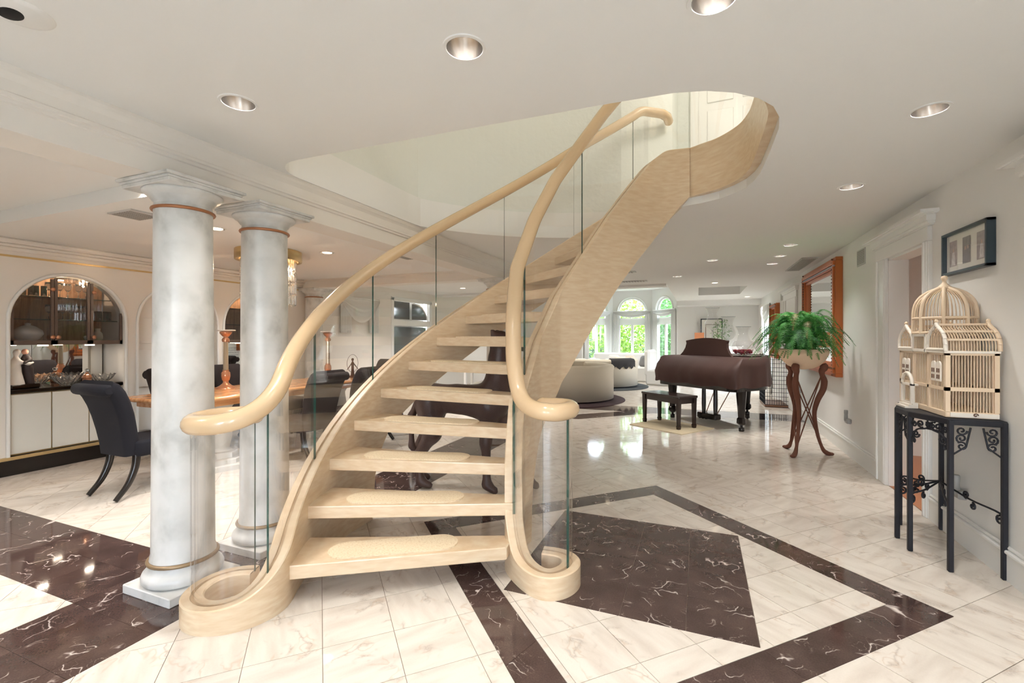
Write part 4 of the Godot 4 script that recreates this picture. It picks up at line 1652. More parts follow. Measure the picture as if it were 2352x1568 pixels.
func make_dogs() -> void:
	# large standing dog, facing +x in its own axes
	var D := V(-1.92, 0, -3.66)
	var root := thing("dog_statue", "large brown granite dog statue standing behind the stair treads", "statue", D, deg_to_rad(8))
	var b := []
	var add := func(ax, ay, az, bx_, by, bz, ra, rb): b.append([V(ax, ay, az), V(bx_, by, bz), ra, rb])
	add.call(-0.34, 0.80, 0.0, -0.10, 0.80, 0.0, 0.135, 0.125)      # loin
	add.call(-0.10, 0.80, 0.0, 0.20, 0.78, 0.0, 0.125, 0.17)        # chest
	add.call(0.20, 0.78, 0.0, 0.27, 0.86, 0.0, 0.165, 0.15)
	add.call(0.27, 0.88, 0.0, 0.29, 1.16, 0.0, 0.13, 0.09)        # neck
	add.call(0.29, 1.16, 0.0, 0.30, 1.30, 0.0, 0.09, 0.085)
	add.call(0.30, 1.33, 0.0, 0.38, 1.32, 0.0, 0.088, 0.07)         # skull
	add.call(0.38, 1.31, 0.0, 0.54, 1.27, 0.0, 0.055, 0.042)        # muzzle
	for sd in [-1.0, 1.0]:
		add.call(0.28, 1.36, 0.06 * sd, 0.25, 1.41, 0.075 * sd, 0.032, 0.02)   # ears
		var fx := 0.0 if sd > 0 else 0.20
		add.call(0.22, 0.74, 0.10 * sd, 0.20 + fx, 0.45, 0.11 * sd, 0.085, 0.05)   # foreleg
		add.call(0.20 + fx, 0.45, 0.11 * sd, 0.21 + fx * 1.6, 0.10, 0.11 * sd, 0.045, 0.034)
		add.call(0.21 + fx * 1.6, 0.08, 0.11 * sd, 0.28 + fx * 1.6, 0.035, 0.11 * sd, 0.042, 0.034)
		var hx := 0.0 if sd > 0 else -0.12
		add.call(-0.34, 0.78, 0.08 * sd, -0.30 + hx, 0.50, 0.11 * sd, 0.14, 0.085)   # thigh
		add.call(-0.30 + hx, 0.50, 0.11 * sd, -0.44 + hx, 0.28, 0.11 * sd, 0.07, 0.045)
		add.call(-0.44 + hx, 0.28, 0.11 * sd, -0.41 + hx, 0.07, 0.11 * sd, 0.042, 0.034)
		add.call(-0.41 + hx, 0.06, 0.11 * sd, -0.33 + hx, 0.035, 0.11 * sd, 0.042, 0.034)
	add.call(-0.46, 0.82, 0.0, -0.56, 0.62, 0.0, 0.04, 0.03)        # tail
	add.call(-0.56, 0.62, 0.0, -0.54, 0.36, 0.03, 0.03, 0.025)
	add.call(-0.54, 0.36, 0.03, -0.42, 0.20, 0.05, 0.025, 0.016)
	var s := skin(b, V(-0.72, -0.02, -0.3), V(0.72, 1.55, 0.3), 0.02, 0.045)
	obj("body", s, M.granite_brown, root)
	s = st()
	for sd in [-1.0, 1.0]: ball(s, V(0.39, 1.345, 0.055 * sd), V(0.014, 0.014, 0.01), 8, 6)
	obj("eyes", s, M.black_gloss, root)
	s = st()
	ball(s, V(0.575, 1.275, 0.0), V(0.016, 0.02, 0.022), 8, 6)
	obj("nose", s, M.black_gloss, root)
	# pup lying under it
	var pup := thing("puppy_statue", "small brown granite puppy statue lying under the large dog", "statue", V(-1.92, 0, -3.45), deg_to_rad(-20))
	b = []
	add.call(-0.24, 0.085, 0.0, 0.06, 0.10, 0.0, 0.08, 0.085)
	add.call(0.06, 0.12, 0.0, 0.14, 0.17, 0.0, 0.065, 0.06)
	add.call(0.15, 0.18, 0.0, 0.25, 0.15, 0.0, 0.06, 0.035)
	for sd in [-1.0, 1.0]:
		add.call(0.06, 0.06, 0.07 * sd, 0.22, 0.03, 0.08 * sd, 0.04, 0.028)
		add.call(-0.22, 0.06, 0.08 * sd, -0.10, 0.035, 0.12 * sd, 0.06, 0.03)
		add.call(0.14, 0.2, 0.05 * sd, 0.12, 0.15, 0.075 * sd, 0.022, 0.014)
	add.call(-0.30, 0.06, 0.0, -0.42, 0.03, 0.08, 0.022, 0.012)
	obj("body", skin(b, V(-0.5, -0.02, -0.22), V(0.35, 0.3, 0.22), 0.014, 0.03), M.granite_brown, pup)

func make_crate() -> void:
	var root := thing("wire_crate", "black wire dog crate against the hall wall behind the piano", "crate", V(1.40, 0, -10.55))
	var s := st()
	box(s, V(0, 0.03, 0), V(0.40, 0.05, 0.85), 0.008)
	obj("tray", s, M.gilt_bead, root)
	for e in [[V(0, 0, 0.43), V(1, 0, 0), 0.4], [V(-0.2, 0, 0), V(0, 0, 1), 0.86]]:
		s = st()
		var u: Vector3 = e[1]
		var w: float = e[2]
		var n := int(w / 0.04)
		for i in n + 1: tube(s, [e[0] + u * (w * i / n - w / 2) + V(0, 0.05, 0), e[0] + u * (w * i / n - w / 2) + V(0, 1.02, 0)], 0.0035, 4)
		for j in 13: tube(s, [e[0] - u * w / 2 + V(0, 0.05 + 0.08 * j, 0), e[0] + u * w / 2 + V(0, 0.05 + 0.08 * j, 0)], 0.004, 4)
		tag(obj("wire_panel", s, M.concrete_wire, root), "", "", "", "stuff")

func make_hall() -> void:
	make_console()
	make_birdcage()
	make_wall_things()
	make_fern()
	make_dogs()
	make_crate()
# ---------------------------------------------------------------- dining
func rrect(w: float, d: float, r: float) -> PackedVector2Array:
	var p := PackedVector2Array()
	p.append_array(arc2(Vector2(w / 2 - r, d / 2 - r), r, 0, 90, 5))
	p.append_array(arc2(Vector2(-w / 2 + r, d / 2 - r), r, 90, 180, 5))
	p.append_array(arc2(Vector2(-w / 2 + r, -d / 2 + r), r, 180, 270, 5))
	p.append_array(arc2(Vector2(w / 2 - r, -d / 2 + r), r, 270, 360, 5))
	return p

func slab(s: SurfaceTool, w: float, d: float, y0: float, y1: float, r: float, soft: float) -> void:     # soft edged upright slab
	var rings := []
	for e in [[soft, y0], [soft * 0.3, y0 + soft * 0.3], [0.0, y0 + soft], [0.0, y1 - soft], [soft * 0.3, y1 - soft * 0.3], [soft, y1]]:
		var ring := PackedVector3Array()
		for q in rrect(w - 2 * e[0], d - 2 * e[0], maxf(r - e[0], 0.004)): ring.append(V(q.x, e[1], -q.y))
		rings.append(ring)
	loft(s, rings)

func make_chair(called: String, label: String, m: Material, group: String) -> Node3D:     # faces -z, origin on the floor under the seat
	var root := thing(called, label, "chair", Vector3.ZERO, 0.0, group)
	var s := st()
	slab(s, 0.47, 0.46, 0.34, 0.475, 0.05, 0.025)
	obj("seat", s, m, root)
	s = st()
	var prof := [[0.36, 0.225, 0.40], [0.46, 0.235, 0.41], [0.58, 0.255, 0.43], [0.70, 0.28, 0.455], [0.80, 0.31, 0.47], [0.88, 0.345, 0.475], [0.93, 0.38, 0.475], [0.945, 0.41, 0.47]]
	var rings := []
	for i in prof.size():
		var e: Array = prof[i]
		var f: Array = prof[mini(i + 1, prof.size() - 1)]
		var g: Array = prof[maxi(i - 1, 0)]
		var t := Vector2(f[1] - g[1], f[0] - g[0]).normalized()
		var n := Vector2(t.y, -t.x)
		var ring := PackedVector3Array()
		for q in rrect(e[2], 0.12, 0.045): ring.append(V(q.x, e[0] + n.y * q.y, e[1] + n.x * q.y))
		rings.append(ring)
	loft(s, rings)
	var roll := []
	for x in [-0.236, -0.22, 0.22, 0.236]: roll.append(V(x, 0.925, 0.42))
	tube(s, roll, [0.03, 0.048, 0.048, 0.03], 14)
	obj("backrest", s, m, root)
	for sx in [-1.0, 1.0]:
		s = st()
		tube(s, crom([V(0.185 * sx, 0.37, 0.20), V(0.187 * sx, 0.25, 0.215), V(0.19 * sx, 0.12, 0.27), V(0.192 * sx, 0.012, 0.36)], 4), [0.03, 0.03, 0.03, 0.029, 0.029, 0.028, 0.027, 0.026, 0.025, 0.023, 0.022, 0.021, 0.019], 8)
		obj("leg", s, M.black_gloss, root)
		s = st()
		tube(s, crom([V(0.19 * sx, 0.37, -0.18), V(0.19 * sx, 0.2, -0.185), V(0.19 * sx, 0.012, -0.21)], 4), [0.026, 0.026, 0.025, 0.024, 0.022, 0.021, 0.019, 0.018, 0.016], 8)
		obj("leg", s, M.black_gloss, root)
	return root

func make_table() -> void:
	var root := thing("dining_table", "long honey coloured wooden dining table on stone pedestals", "table", V(-4.78, 0, -4.15))
	var s := st()
	slab(s, 0.92, 2.95, 0.735, 0.775, 0.10, 0.018)
	obj("tabletop", s, M.table_wood, root)
	s = st()
	slab(s, 0.78, 2.75, 0.675, 0.735, 0.05, 0.004)
	obj("apron", s, M.table_wood, root)
	for z in [0.85, -0.85]:
		s = st()
		for e in [[0.30, 0.0, 0.06], [0.25, 0.06, 0.11], [0.19, 0.11, 0.17]]: lathe(s, [[e[0], e[1]], [e[0], e[2] - 0.008], [e[0] - 0.012, e[2]]], 8, V(0.1, 0, z), false)
		lathe(s, [[0.12, 0.17], [0.095, 0.19], [0.095, 0.21], [0.115, 0.30], [0.125, 0.42], [0.105, 0.55], [0.10, 0.6], [0.15, 0.675]], 24, V(0.1, 0, z))
		obj("pedestal", s, M.stone_pedestal, root)

func make_candlestick(at: Vector3, label: String) -> void:
	var root := thing("candlestick", label, "candlestick", at, 0.0, "tall candlesticks on the dining table")
	var s := st()
	lathe(s, [[0.105, 0.0], [0.10, 0.012], [0.06, 0.035], [0.032, 0.06], [0.028, 0.085], [0.04, 0.10], [0.048, 0.14], [0.044, 0.18], [0.03, 0.20], [0.036, 0.21]], 16)
	obj("foot", s, M.copper_glass, root)
	s = st()
	lathe(s, [[0.028, 0.21], [0.028, 0.215], [0.025, 0.52], [0.025, 0.53]], 10, Vector3.ZERO, false)
	obj("stem", s, mat("stem_glass", "b3a690", 0.15, 0.3), root)
	s = st()
	lathe(s, [[0.036, 0.53], [0.042, 0.555], [0.03, 0.575], [0.022, 0.585], [0.04, 0.60], [0.06, 0.625], [0.064, 0.645], [0.05, 0.65]], 18)
	obj("cup", s, M.copper_glass, root)
	s = st()
	lathe(s, [[0.03, 0.65], [0.095, 0.655], [0.1, 0.665], [0.09, 0.668], [0.0, 0.662]], 24)
	obj("drip_plate", s, M.white_ceramic, root)

func make_chandelier() -> void:
	var root := thing("chandelier", "round brass ceiling chandelier with tiers of hanging crystal rods", "chandelier", V(-4.5, 2.33, -3.75))
	var s := st()
	lathe(s, [[0.34, 0.0], [0.34, -0.11], [0.30, -0.105], [0.30, -0.09], [0.0, -0.09]], 40)
	obj("drum", s, M.brass, root)
	for e in [[0.275, 44, 0.42], [0.19, 30, 0.52], [0.1, 16, 0.60]]:
		s = st()
		for i in e[1]:
			var a: float = TAU * i / e[1]
			var c := V(cos(a) * e[0], -0.10, sin(a) * e[0])
			var y := 0.0
			while y < e[2] - 0.02:
				lathe(s, [[0.002, -y], [0.0095, -y - 0.006], [0.0095, -y - 0.112], [0.002, -y - 0.118]], 5, c, false)
				y += 0.13
		tag(obj("crystal_tier", s, M.crystal, root), "", "", "", "stuff")
	s = st()
	for i in 12: ball(s, V(cos(i * TAU / 12) * (0.06 if i % 2 else 0.23), -0.16 - 0.03 * (i % 3), sin(i * TAU / 12) * (0.06 if i % 2 else 0.23)), V(0.016, 0.028, 0.016), 8, 6)
	obj("light_bulbs", s, M.lamp_lens, root)
	var l := OmniLight3D.new()
	root.add_child(l)
	l.position = V(0, -0.2, 0)
	l.light_color = Color("ffdcb4")
	l.light_energy = 1.6
	l.omni_range = 20.0
	l.omni_attenuation = 2.0
	l.light_size = 0.06
	l.shadow_enabled = true

func niche_cabinets(z: float, first: bool) -> void:
	var w := 0.955
	var tone := "by the navy chair" if first else "beside the wall column"
	# base unit
	var root := thing("buffet_cabinet", "white buffet base with black stone top in the arched niche " + tone, "cabinet", V(-6.5, 0, z), 0.0, "built in niche buffets")
	var s := st()
	box(s, V(-0.02, 0.485, 0), V(0.40, 0.61, w), 0.0)
	obj("body", s, M.gold_strip, root)
	var nd := 3
	for i in nd:
		s = st()
		var a := -w / 2 + w * i / nd
		bx(s, 0.18, 0.20, 0.195, 0.785, a + 0.006, a + w / nd - 0.006, 0.003)
		obj("door", s, M.cabinet_white, root)
	s = st()
	bx(s, -0.30, 0.215, 0.795, 0.835, -w / 2, w / 2, 0.006)
	obj("countertop", s, M.black_stone, root)
	# mirror splashback
	var mir := thing("niche_mirror", "three pane mirror behind the buffet " + tone, "mirror", V(-6.72, 0.836, z), 0.0, "niche mirrors")
	for i in 3:
		s = st()
		bx(s, 0, 0.012, 0, 0.44, -w / 2 + w * i / 3 + 0.002, -w / 2 + w * (i + 1) / 3 - 0.002)
		obj("mirror_pane", s, M.mirror, mir)
	# display cupboard that fills the arch
	var cup := thing("display_cupboard", "smoked glass display cupboard filling the arch over the buffet " + tone, "cabinet", V(-6.5, 1.28, z), 0.0, "arched display cupboards")
	s = st()
	bx(s, -0.22, 0.18, 0, 0.03, -w / 2, w / 2)
	bx(s, -0.24, -0.22, 0, 0.74, -w / 2, w / 2)
	obj("carcass", s, M.cabinet_back, cup)
	for y in [0.26, 0.50]:
		s = st()
		var hw := w / 2 - 0.012
		if y > 0.30: hw = sqrt(maxf(0.48 * 0.48 - (y - 0.25) * (y - 0.25), 0.0)) - 0.01
		bx(s, -0.21, 0.12, y, y + 0.008, -hw, hw)
		obj("glass_shelf", s, M.glass_edge, cup)
	for z2 in [-0.2, 0.2]:        # under-cupboard strip lamps and inner puck lamps
		s = st()
		box(s, V(0.12, -0.008, z2), V(0.03, 0.014, 0.08), 0.002)
		obj("strip_lamp", s, M.lamp_lens, cup)
		var al := AreaLight3D.new()
		cup.add_child(al)
		al.position = V(0.12, -0.018, z2)
		al.rotation.x = -PI / 2
		al.area_size = Vector2(0.03, 0.08)
		al.light_energy = 0.10
		al.light_color = Color("fff0dc")
		al.shadow_enabled = true
	s = st()
	lathe(s, [[0.03, 0.70], [0.03, 0.712]], 16, V(-0.02, 0, 0))
	obj("puck_lamp", s, M.lamp_lens, cup)
	var ol := OmniLight3D.new()
	cup.add_child(ol)
	ol.position = V(-0.02, 0.685, 0)
	ol.light_energy = 0.22
	ol.light_color = Color("ffdcb8")
	ol.light_size = 0.03
	ol.shadow_enabled = true
	var xs := [-w / 2, -w / 6 + 0.02, w / 6 + 0.01, w / 2]
	for i in 3:
		var a: float = xs[i] + 0.003
		var b: float = xs[i + 1] - 0.003
		var dp := door_arch(a, b)
		s = st()
		ext(s, dp, V(0.186, 0, 0), V(0, 0, -1), V(0, 1, 0), V(-0.006, 0, 0))
		var dr := obj("glass_door", s, M.smoked_glass, cup)
		s = st()
		bx(s, 0.178, 0.20, 0.0, 0.045, -b, -a)
		for e in [a + 0.012, b - 0.012]:
			var top := 0.25 + sqrt(maxf(0.478 * 0.478 - e * e, 0.0))
			bx(s, 0.178, 0.20, 0.0, top - 0.012, -e - 0.012, -e + 0.012)
		obj("door_frame", s, M.cabinet_taupe, dr)
		var kx: float = b - 0.02 if i != 1 else a + 0.02
		if i == 2: kx = a + 0.02
		for y in ([0.08, 0.58] if i != 1 else [0.08]):
			if absf(kx) > 0.4: continue
			s = st()
			lathe(s, [[0.006, 0.0], [0.006, 0.012], [0.02, 0.018], [0.021, 0.026], [0.0, 0.03]], 16, V(0.20, y, -kx), true, Basis(V(0, 0, 1), V(1, 0, 0), V(0, 1, 0)))
			obj("knob", s, M.copper_glass, dr)

func door_arch(a: float, b: float) -> PackedVector2Array:
	var p := pv([b, 0, a, 0])
	for i in 13:
		var x := lerpf(a, b, i / 12.0)
		p.append(Vector2(x, 0.25 + sqrt(maxf(0.478 * 0.478 - x * x, 0.0005))))
	p.reverse()
	return p

func glass_ware(z: float) -> void:
	var s := st()
	lathe(s, [[0.03, 0.0], [0.028, 0.004], [0.004, 0.008], [0.004, 0.07], [0.022, 0.085], [0.032, 0.12], [0.03, 0.16], [0.0285, 0.16], [0.03, 0.12], [0.018, 0.087]], 14)
	var gob := mesh_of(s, M.crystal)
	s = st()
	lathe(s, [[0.024, 0.0], [0.024, 0.11], [0.0225, 0.11], [0.022, 0.006], [0.0, 0.006]], 12)
	var tum := mesh_of(s, M.crystal)
	var rows := [[1.548, -6.46, -0.12, 0.17, 6, gob, "goblet", "stemmed crystal goblet on the lower glass shelf of the cupboard", "goblets on the lower shelf"], [1.788, -6.46, -0.12, 0.20, 5, gob, "goblet", "stemmed crystal goblet on the upper glass shelf of the cupboard", "goblets on the upper shelf"], [1.548, -6.46, 0.24, 0.42, 5, tum, "tumbler", "straight crystal tumbler on the lower glass shelf", "tumblers on the lower shelf"], [1.788, -6.44, -0.33, -0.18, 4, tum, "tumbler", "straight crystal tumbler on the upper glass shelf", "tumblers on the upper shelf"]]
	for r in rows:
		for i in r[4]:
			var f: float = i / float(r[4] - 1)
			var o := inst(r[6], r[5], self, V(r[1] + 0.03 * (i % 2), r[0] + 0.0005, z - lerpf(r[2], r[3], f)))
			tag(o, r[7], "glass", r[8])
	s = st()
	lathe(s, [[0.06, 0.0], [0.06, 0.012], [0.09, 0.03], [0.12, 0.08], [0.11, 0.12], [0.06, 0.16], [0.02, 0.175], [0.025, 0.19], [0.0, 0.2]], 20)
	tag(obj("tureen", s, M.white_ceramic, self, V(-6.5, 1.311, z + 0.27)), "round lidded white tureen in the bottom of the cupboard", "tureen")
	s = st()
	lathe(s, [[0.035, 0.0], [0.05, 0.04], [0.045, 0.09], [0.022, 0.12], [0.028, 0.15], [0.02, 0.15]], 18)
	tag(obj("ceramic_vase", s, M.white_ceramic, self, V(-6.5, 1.311, z - 0.33)), "small white waisted vase in the bottom of the cupboard", "vase")
	s = st()
	lathe(s, [[0.03, 0.0], [0.05, 0.03], [0.055, 0.05], [0.045, 0.065], [0.035, 0.06]], 18)
	tag(obj("ceramic_bowl", s, M.white_ceramic, self, V(-6.42, 1.311, z - 0.22)), "small white bowl beside the waisted vase", "bowl")

func cut_bowl(at: Vector3, r: float, label: String) -> void:
	var s := st()
	var rings := []
	for e in [[0.35, 0.0], [0.4, 0.02], [0.75, 0.35], [1.0, 0.75], [0.93, 0.75], [0.66, 0.36], [0.3, 0.05]]:
		var ring := PackedVector3Array()
		for j in 28:
			var a := -TAU * j / 28
			var k: float = e[0] * r * (1.0 + (0.09 if j % 2 else -0.05) * e[1] * 1.3)
			ring.append(V(cos(a) * k, e[1] * r * (1.0 + (0.12 if j % 2 else -0.06) * (1.0 if e[1] > 0.7 else 0.0)), sin(a) * k))
		rings.append(ring)
	loft(s, rings, true, true, false)
	tag(obj("crystal_bowl", s, M.crystal, self, at), label, "bowl", "cut crystal bowls on the buffet")

func make_figurine() -> void:
	var root := thing("ceramic_figurine", "white and dark porcelain couple figurine on the buffet top", "figurine", V(-6.42, 0.836, -2.43), deg_to_rad(100))
	var s := st()
	box(s, V(0, 0.022, 0), V(0.24, 0.044, 0.16), 0.008)
	obj("base", s, M.black_stone, root)
	var b := []
	b.append([V(-0.05, 0.05, 0), V(-0.05, 0.20, 0), 0.075, 0.045])
	b.append([V(-0.05, 0.20, 0), V(-0.04, 0.28, 0), 0.042, 0.036])
	b.append([V(-0.04, 0.30, 0), V(-0.035, 0.345, 0), 0.016, 0.016])
	b.append([V(-0.033, 0.37, 0), V(-0.03, 0.375, 0), 0.028, 0.028])
	b.append([V(-0.04, 0.28, 0.03), V(0.04, 0.25, 0.04), 0.016, 0.013])
	b.append([V(0.04, 0.25, 0.04), V(0.09, 0.26, 0.02), 0.013, 0.011])
	obj("standing_lady", skin(b, V(-0.16, 0.03, -0.12), V(0.14, 0.42, 0.12), 0.01, 0.025), M.white_ceramic, root)
	b = []
	b.append([V(0.06, 0.05, -0.02), V(0.06, 0.20, -0.02), 0.026, 0.034])
	b.append([V(0.09, 0.05, 0.01), V(0.07, 0.20, 0.0), 0.022, 0.03])
	b.append([V(0.065, 0.20, -0.01), V(0.055, 0.30, -0.01), 0.036, 0.042])
	b.append([V(0.05, 0.31, -0.01), V(0.045, 0.345, -0.01), 0.016, 0.016])
	b.append([V(0.06, 0.29, 0.03), V(0.0, 0.26, 0.05), 0.017, 0.014])
	obj("gentleman", skin(b, V(-0.04, 0.03, -0.1), V(0.16, 0.42, 0.12), 0.01, 0.02), M.dark_suit, root)
	s = st()
	ball(s, V(0.042, 0.372, -0.01), V(0.027, 0.031, 0.027), 12, 8)
	obj("head", s, M.skin_clay, root)

func make_dining() -> void:
	make_table()
	var navy := make_chair("dining_chair", "navy velvet dining chair with rolled back at the near table end", M.navy_velvet, "")
	navy.position = V(-4.62, 0, -2.60)
	var br := make_chair("dining_chair", "dark brown dining chair with rolled back on the stair side of the table", M.brown_velvet, "brown dining chairs round the table")
	br.position = V(-4.1, 0, -3.85)
	br.rotation.y = PI / 2
	dup(br, V(-4.1, 0, -4.55), PI / 2)
	dup(br, V(-4.1, 0, -5.2), PI / 2)
	dup(br, V(-5.48, 0, -3.5), -PI / 2, "dark brown dining chair with rolled back on the niche side of the table")
	dup(br, V(-5.48, 0, -4.2), -PI / 2, "dark brown dining chair with rolled back on the niche side of the table")
	dup(br, V(-5.48, 0, -4.95), -PI / 2, "dark brown dining chair with rolled back on the niche side of the table")
	dup(br, V(-4.75, 0, -5.9), PI, "dark brown dining chair with rolled back at the far table end")
	make_candlestick(V(-5.0, 0.7755, -3.6), "tall copper and glass candlestick between the two near columns")
	make_candlestick(V(-4.9, 0.7755, -5.05), "tall copper and glass candlestick seen through the stair glass")
	make_chandelier()
	niche_cabinets(-2.785, true)
	niche_cabinets(-4.985, false)
	glass_ware(-2.785)
	make_figurine()
	cut_bowl(V(-6.43, 0.836, -2.80), 0.13, "large cut crystal bowl in the middle of the buffet")
	cut_bowl(V(-6.43, 0.836, -3.12), 0.12, "cut crystal bowl at the niche end of the buffet")
	cut_bowl(V(-6.43, 0.836, -4.9), 0.13, "cut crystal bowl on the buffet beside the wall column")
	var d := thing("decanter", "amber cut glass bottle with stopper between the crystal bowls", "bottle", V(-6.38, 0.836, -2.96))
	var s := st()
	lathe(s, [[0.04, 0.0], [0.045, 0.01], [0.04, 0.05], [0.046, 0.07], [0.036, 0.10], [0.016, 0.115], [0.016, 0.13]], 10, Vector3.ZERO, false)
	obj("bottle_body", s, M.copper_glass, d)
	s = st()
	lathe(s, [[0.01, 0.13], [0.022, 0.14], [0.022, 0.16], [0.0, 0.17]], 10, Vector3.ZERO, false)
	obj("stopper", s, M.crystal, d)
	# hoop dancer on the far end of the table
	var h := thing("dancer_figurine", "small bronze dancer with a hoop at the far end of the dining table", "figurine", V(-4.72, 0.7755, -5.35))
	s = st()
	lathe(s, [[0.05, 0.0], [0.05, 0.012], [0.03, 0.02]], 16)
	obj("base", s, M.bronze, h)
	var b := []
	b.append([V(0, 0.02, 0), V(0, 0.13, 0), 0.028, 0.016])
	b.append([V(0, 0.13, 0), V(0, 0.2, 0), 0.016, 0.022])
	b.append([V(0, 0.2, 0), V(0, 0.235, 0), 0.009, 0.009])
	b.append([V(0, 0.255, 0), V(0, 0.26, 0), 0.019, 0.019])
	for e in [-1.0, 1.0]: b.append([V(0, 0.2, 0.02 * e), V(0, 0.11, 0.115 * e), 0.009, 0.006])
	obj("dancer", skin(b, V(-0.06, 0.0, -0.15), V(0.06, 0.3, 0.15), 0.008, 0.012), M.bronze, h)
	s = st()
	var l := []
	for i in 28: l.append(V(0, 0.2 + sin(TAU * i / 28) * 0.13, cos(TAU * i / 28) * 0.115))
	tube(s, l, 0.003, 5, true)
	obj("hoop", s, M.bronze, h)
# ---------------------------------------------------------------- piano corner
func make_piano() -> void:
	var th := deg_to_rad(-40.9)
	var O := V(0.083, 0, -7.80)
	var root := thing("grand_piano", "black grand piano under a brown fitted cloth cover", "piano", O, th)
	var outline := [[-0.74, 0.27], [-0.4, 0.275], [0.0, 0.275], [0.4, 0.275], [0.74, 0.27], [0.755, 0.0], [0.75, -0.35], [0.66, -0.62], [0.45, -0.86], [0.27, -1.12], [0.13, -1.42], [-0.08, -1.62], [-0.4, -1.70], [-0.66, -1.58], [-0.755, -1.28], [-0.755, -0.8], [-0.755, -0.3], [-0.755, 0.0]]
	var pts := []
	for q in outline: pts.append(V(q[0], 0, q[1]))
	pts = crom(pts, 5, true)
	var rings := []
	for e in [[0.0, 1.062, 0.0], [-0.03, 1.055, 0.0], [0.0, 1.035, 0.0], [0.012, 0.93, 0.3], [0.022, 0.80, 0.75], [0.03, 0.70, 1.0], [0.035, 0.635, 1.0]]:
		var ring := PackedVector3Array()
		for i in pts.size():
			var p: Vector3 = pts[i]
			var c := V(-0.05, 0, -0.55)
			var n := (p - c).normalized()
			var front := smoothstep(0.1, 0.27, p.z) * (1.0 - smoothstep(0.62, 0.8, absf(p.x)) * 0.6)
			var q: Vector3 = p + n * (e[0] + sin(i * 1.9) * 0.010 * e[2] + sin(i * 0.7) * 0.014 * e[2])
			if e[1] > 0.9: q.z -= front * 0.24 * ((e[1] - 0.9) / 0.16)
			elif e[1] > 0.75: q.z += front * 0.03
			else: q.z -= front * 0.02
			if e[0] == 0.0 and e[1] > 1.06: q = c + (q - c) * 0.9
			ring.append(V(q.x, e[1] + (sin(i * 0.9) * 0.012 if e[1] < 0.66 else 0.0), q.z))
		rings.append(ring)
	rings.reverse()
	var s := st()
	loft(s, rings, true, false)
	s.set_smooth_group(-1)
	var top := PackedVector2Array()
	for p in rings[-1]: top.append(Vector2(p.x, p.z))
	var id := Geometry2D.triangulate_polygon(top)
	for k in range(0, id.size(), 3): tri(s, rings[-1][id[k]], rings[-1][id[k + 1]], rings[-1][id[k + 2]])
	obj("cloth_cover", s, M.cloth_brown, root)
	s = st()
	var case_poly := PackedVector2Array()
	for p in pts: case_poly.append(Vector2(p.x * 0.95, (p.z + 0.5) * 0.95 - 0.5))
	plate(s, case_poly, 0.58, 0.86)
	obj("piano_case", s, M.piano_black, root)
	for q in [[-0.65, 0.0], [0.65, 0.0], [-0.25, -1.37]]:
		s = st()
		lathe(s, [[0.075, 0.60], [0.07, 0.52], [0.05, 0.28], [0.045, 0.2], [0.062, 0.18], [0.066, 0.12], [0.045, 0.095]], 8, V(q[0], 0, q[1]), false)
		lathe(s, [[0.02, 0.095], [0.02, 0.06], [0.04, 0.055], [0.04, 0.04]], 12, V(q[0], 0, q[1]))
		lathe(s, [[0.035, 0.0], [0.04, 0.02], [0.035, 0.04]], 14, V(q[0], 0, q[1]))
		obj("leg", s, M.piano_black, root)
	s = st()
	for x in [-0.11, 0.11]: lathe(s, [[0.028, 0.16], [0.034, 0.3], [0.03, 0.6]], 12, V(x, 0, -0.12))
	box(s, V(0, 0.12, -0.1), V(0.36, 0.085, 0.13), 0.012)
	for x in [-0.06, 0.0, 0.06]: box(s, V(x, 0.09, 0.0), V(0.022, 0.012, 0.09), 0.003)
	obj("pedal_lyre", s, M.piano_black, root)
	for x in [-0.1, 0.1]:
		s = st()
		tube(s, [V(x, 0.13, -0.15), V(x * 1.5, 0.6, -0.48)], 0.007, 6)
		obj("lyre_brace", s, M.copper_ring, root)
	var desk := pv([-0.50, 0.0, 0.50, 0.0, 0.44, 0.06, 0.40, 0.13, 0.385, 0.20, 0.40, 0.24])
	var arc := []
	for i in 13: desk.append(Vector2(lerpf(0.395, -0.395, i / 12.0), 0.245 + 0.045 * sin(PI * i / 12.0)))
	desk.append_array(pv([-0.40, 0.24, -0.385, 0.20, -0.40, 0.13, -0.44, 0.06]))
	s = st()
	ext(s, desk, V(-0.10, 1.06, -0.12), V(1, 0, 0), V(0, 1, -0.12), V(0, 0, -0.05))
	obj("music_desk_cover", s, M.cloth_brown, root)
	# bench
	var b := thing("piano_bench", "dark wood piano bench with square legs on a beige mat", "bench", V(-0.43, 0.012, -7.45), deg_to_rad(-42))
	s = st()
	box(s, V(0, 0.465, 0), V(0.80, 0.035, 0.38), 0.008)
	obj("seat", s, M.ebony_wood, b)
	s = st()
	for z in [-0.15, 0.15]: box(s, V(0, 0.41, z), V(0.70, 0.085, 0.02), 0.002)
	for x in [-0.35, 0.35]: box(s, V(x, 0.41, 0), V(0.02, 0.085, 0.30), 0.002)
	obj("apron", s, M.ebony_wood, b)
	for x in [-0.355, 0.355]:
		for z in [-0.155, 0.155]:
			s = st()
			var rings2 := []
			for e in [[0.021, 0.0], [0.026, 0.05], [0.020, 0.055], [0.028, 0.447]]: rings2.append(PackedVector3Array([V(x - e[0], e[1], z - e[0]), V(x - e[0], e[1], z + e[0]), V(x + e[0], e[1], z + e[0]), V(x + e[0], e[1], z - e[0])]))
			loft(s, rings2, true, true, false)
			obj("leg", s, M.ebony_wood, b)
	s = st()
	plate(s, pv([-0.994, -7.278, -0.221, -6.77, 0.212, -7.404, -0.567, -7.986]), 0.0005, 0.012)
	tag(obj("bench_mat", s, M.beige_mat), "beige mat under the piano bench", "rug")
	s = st()
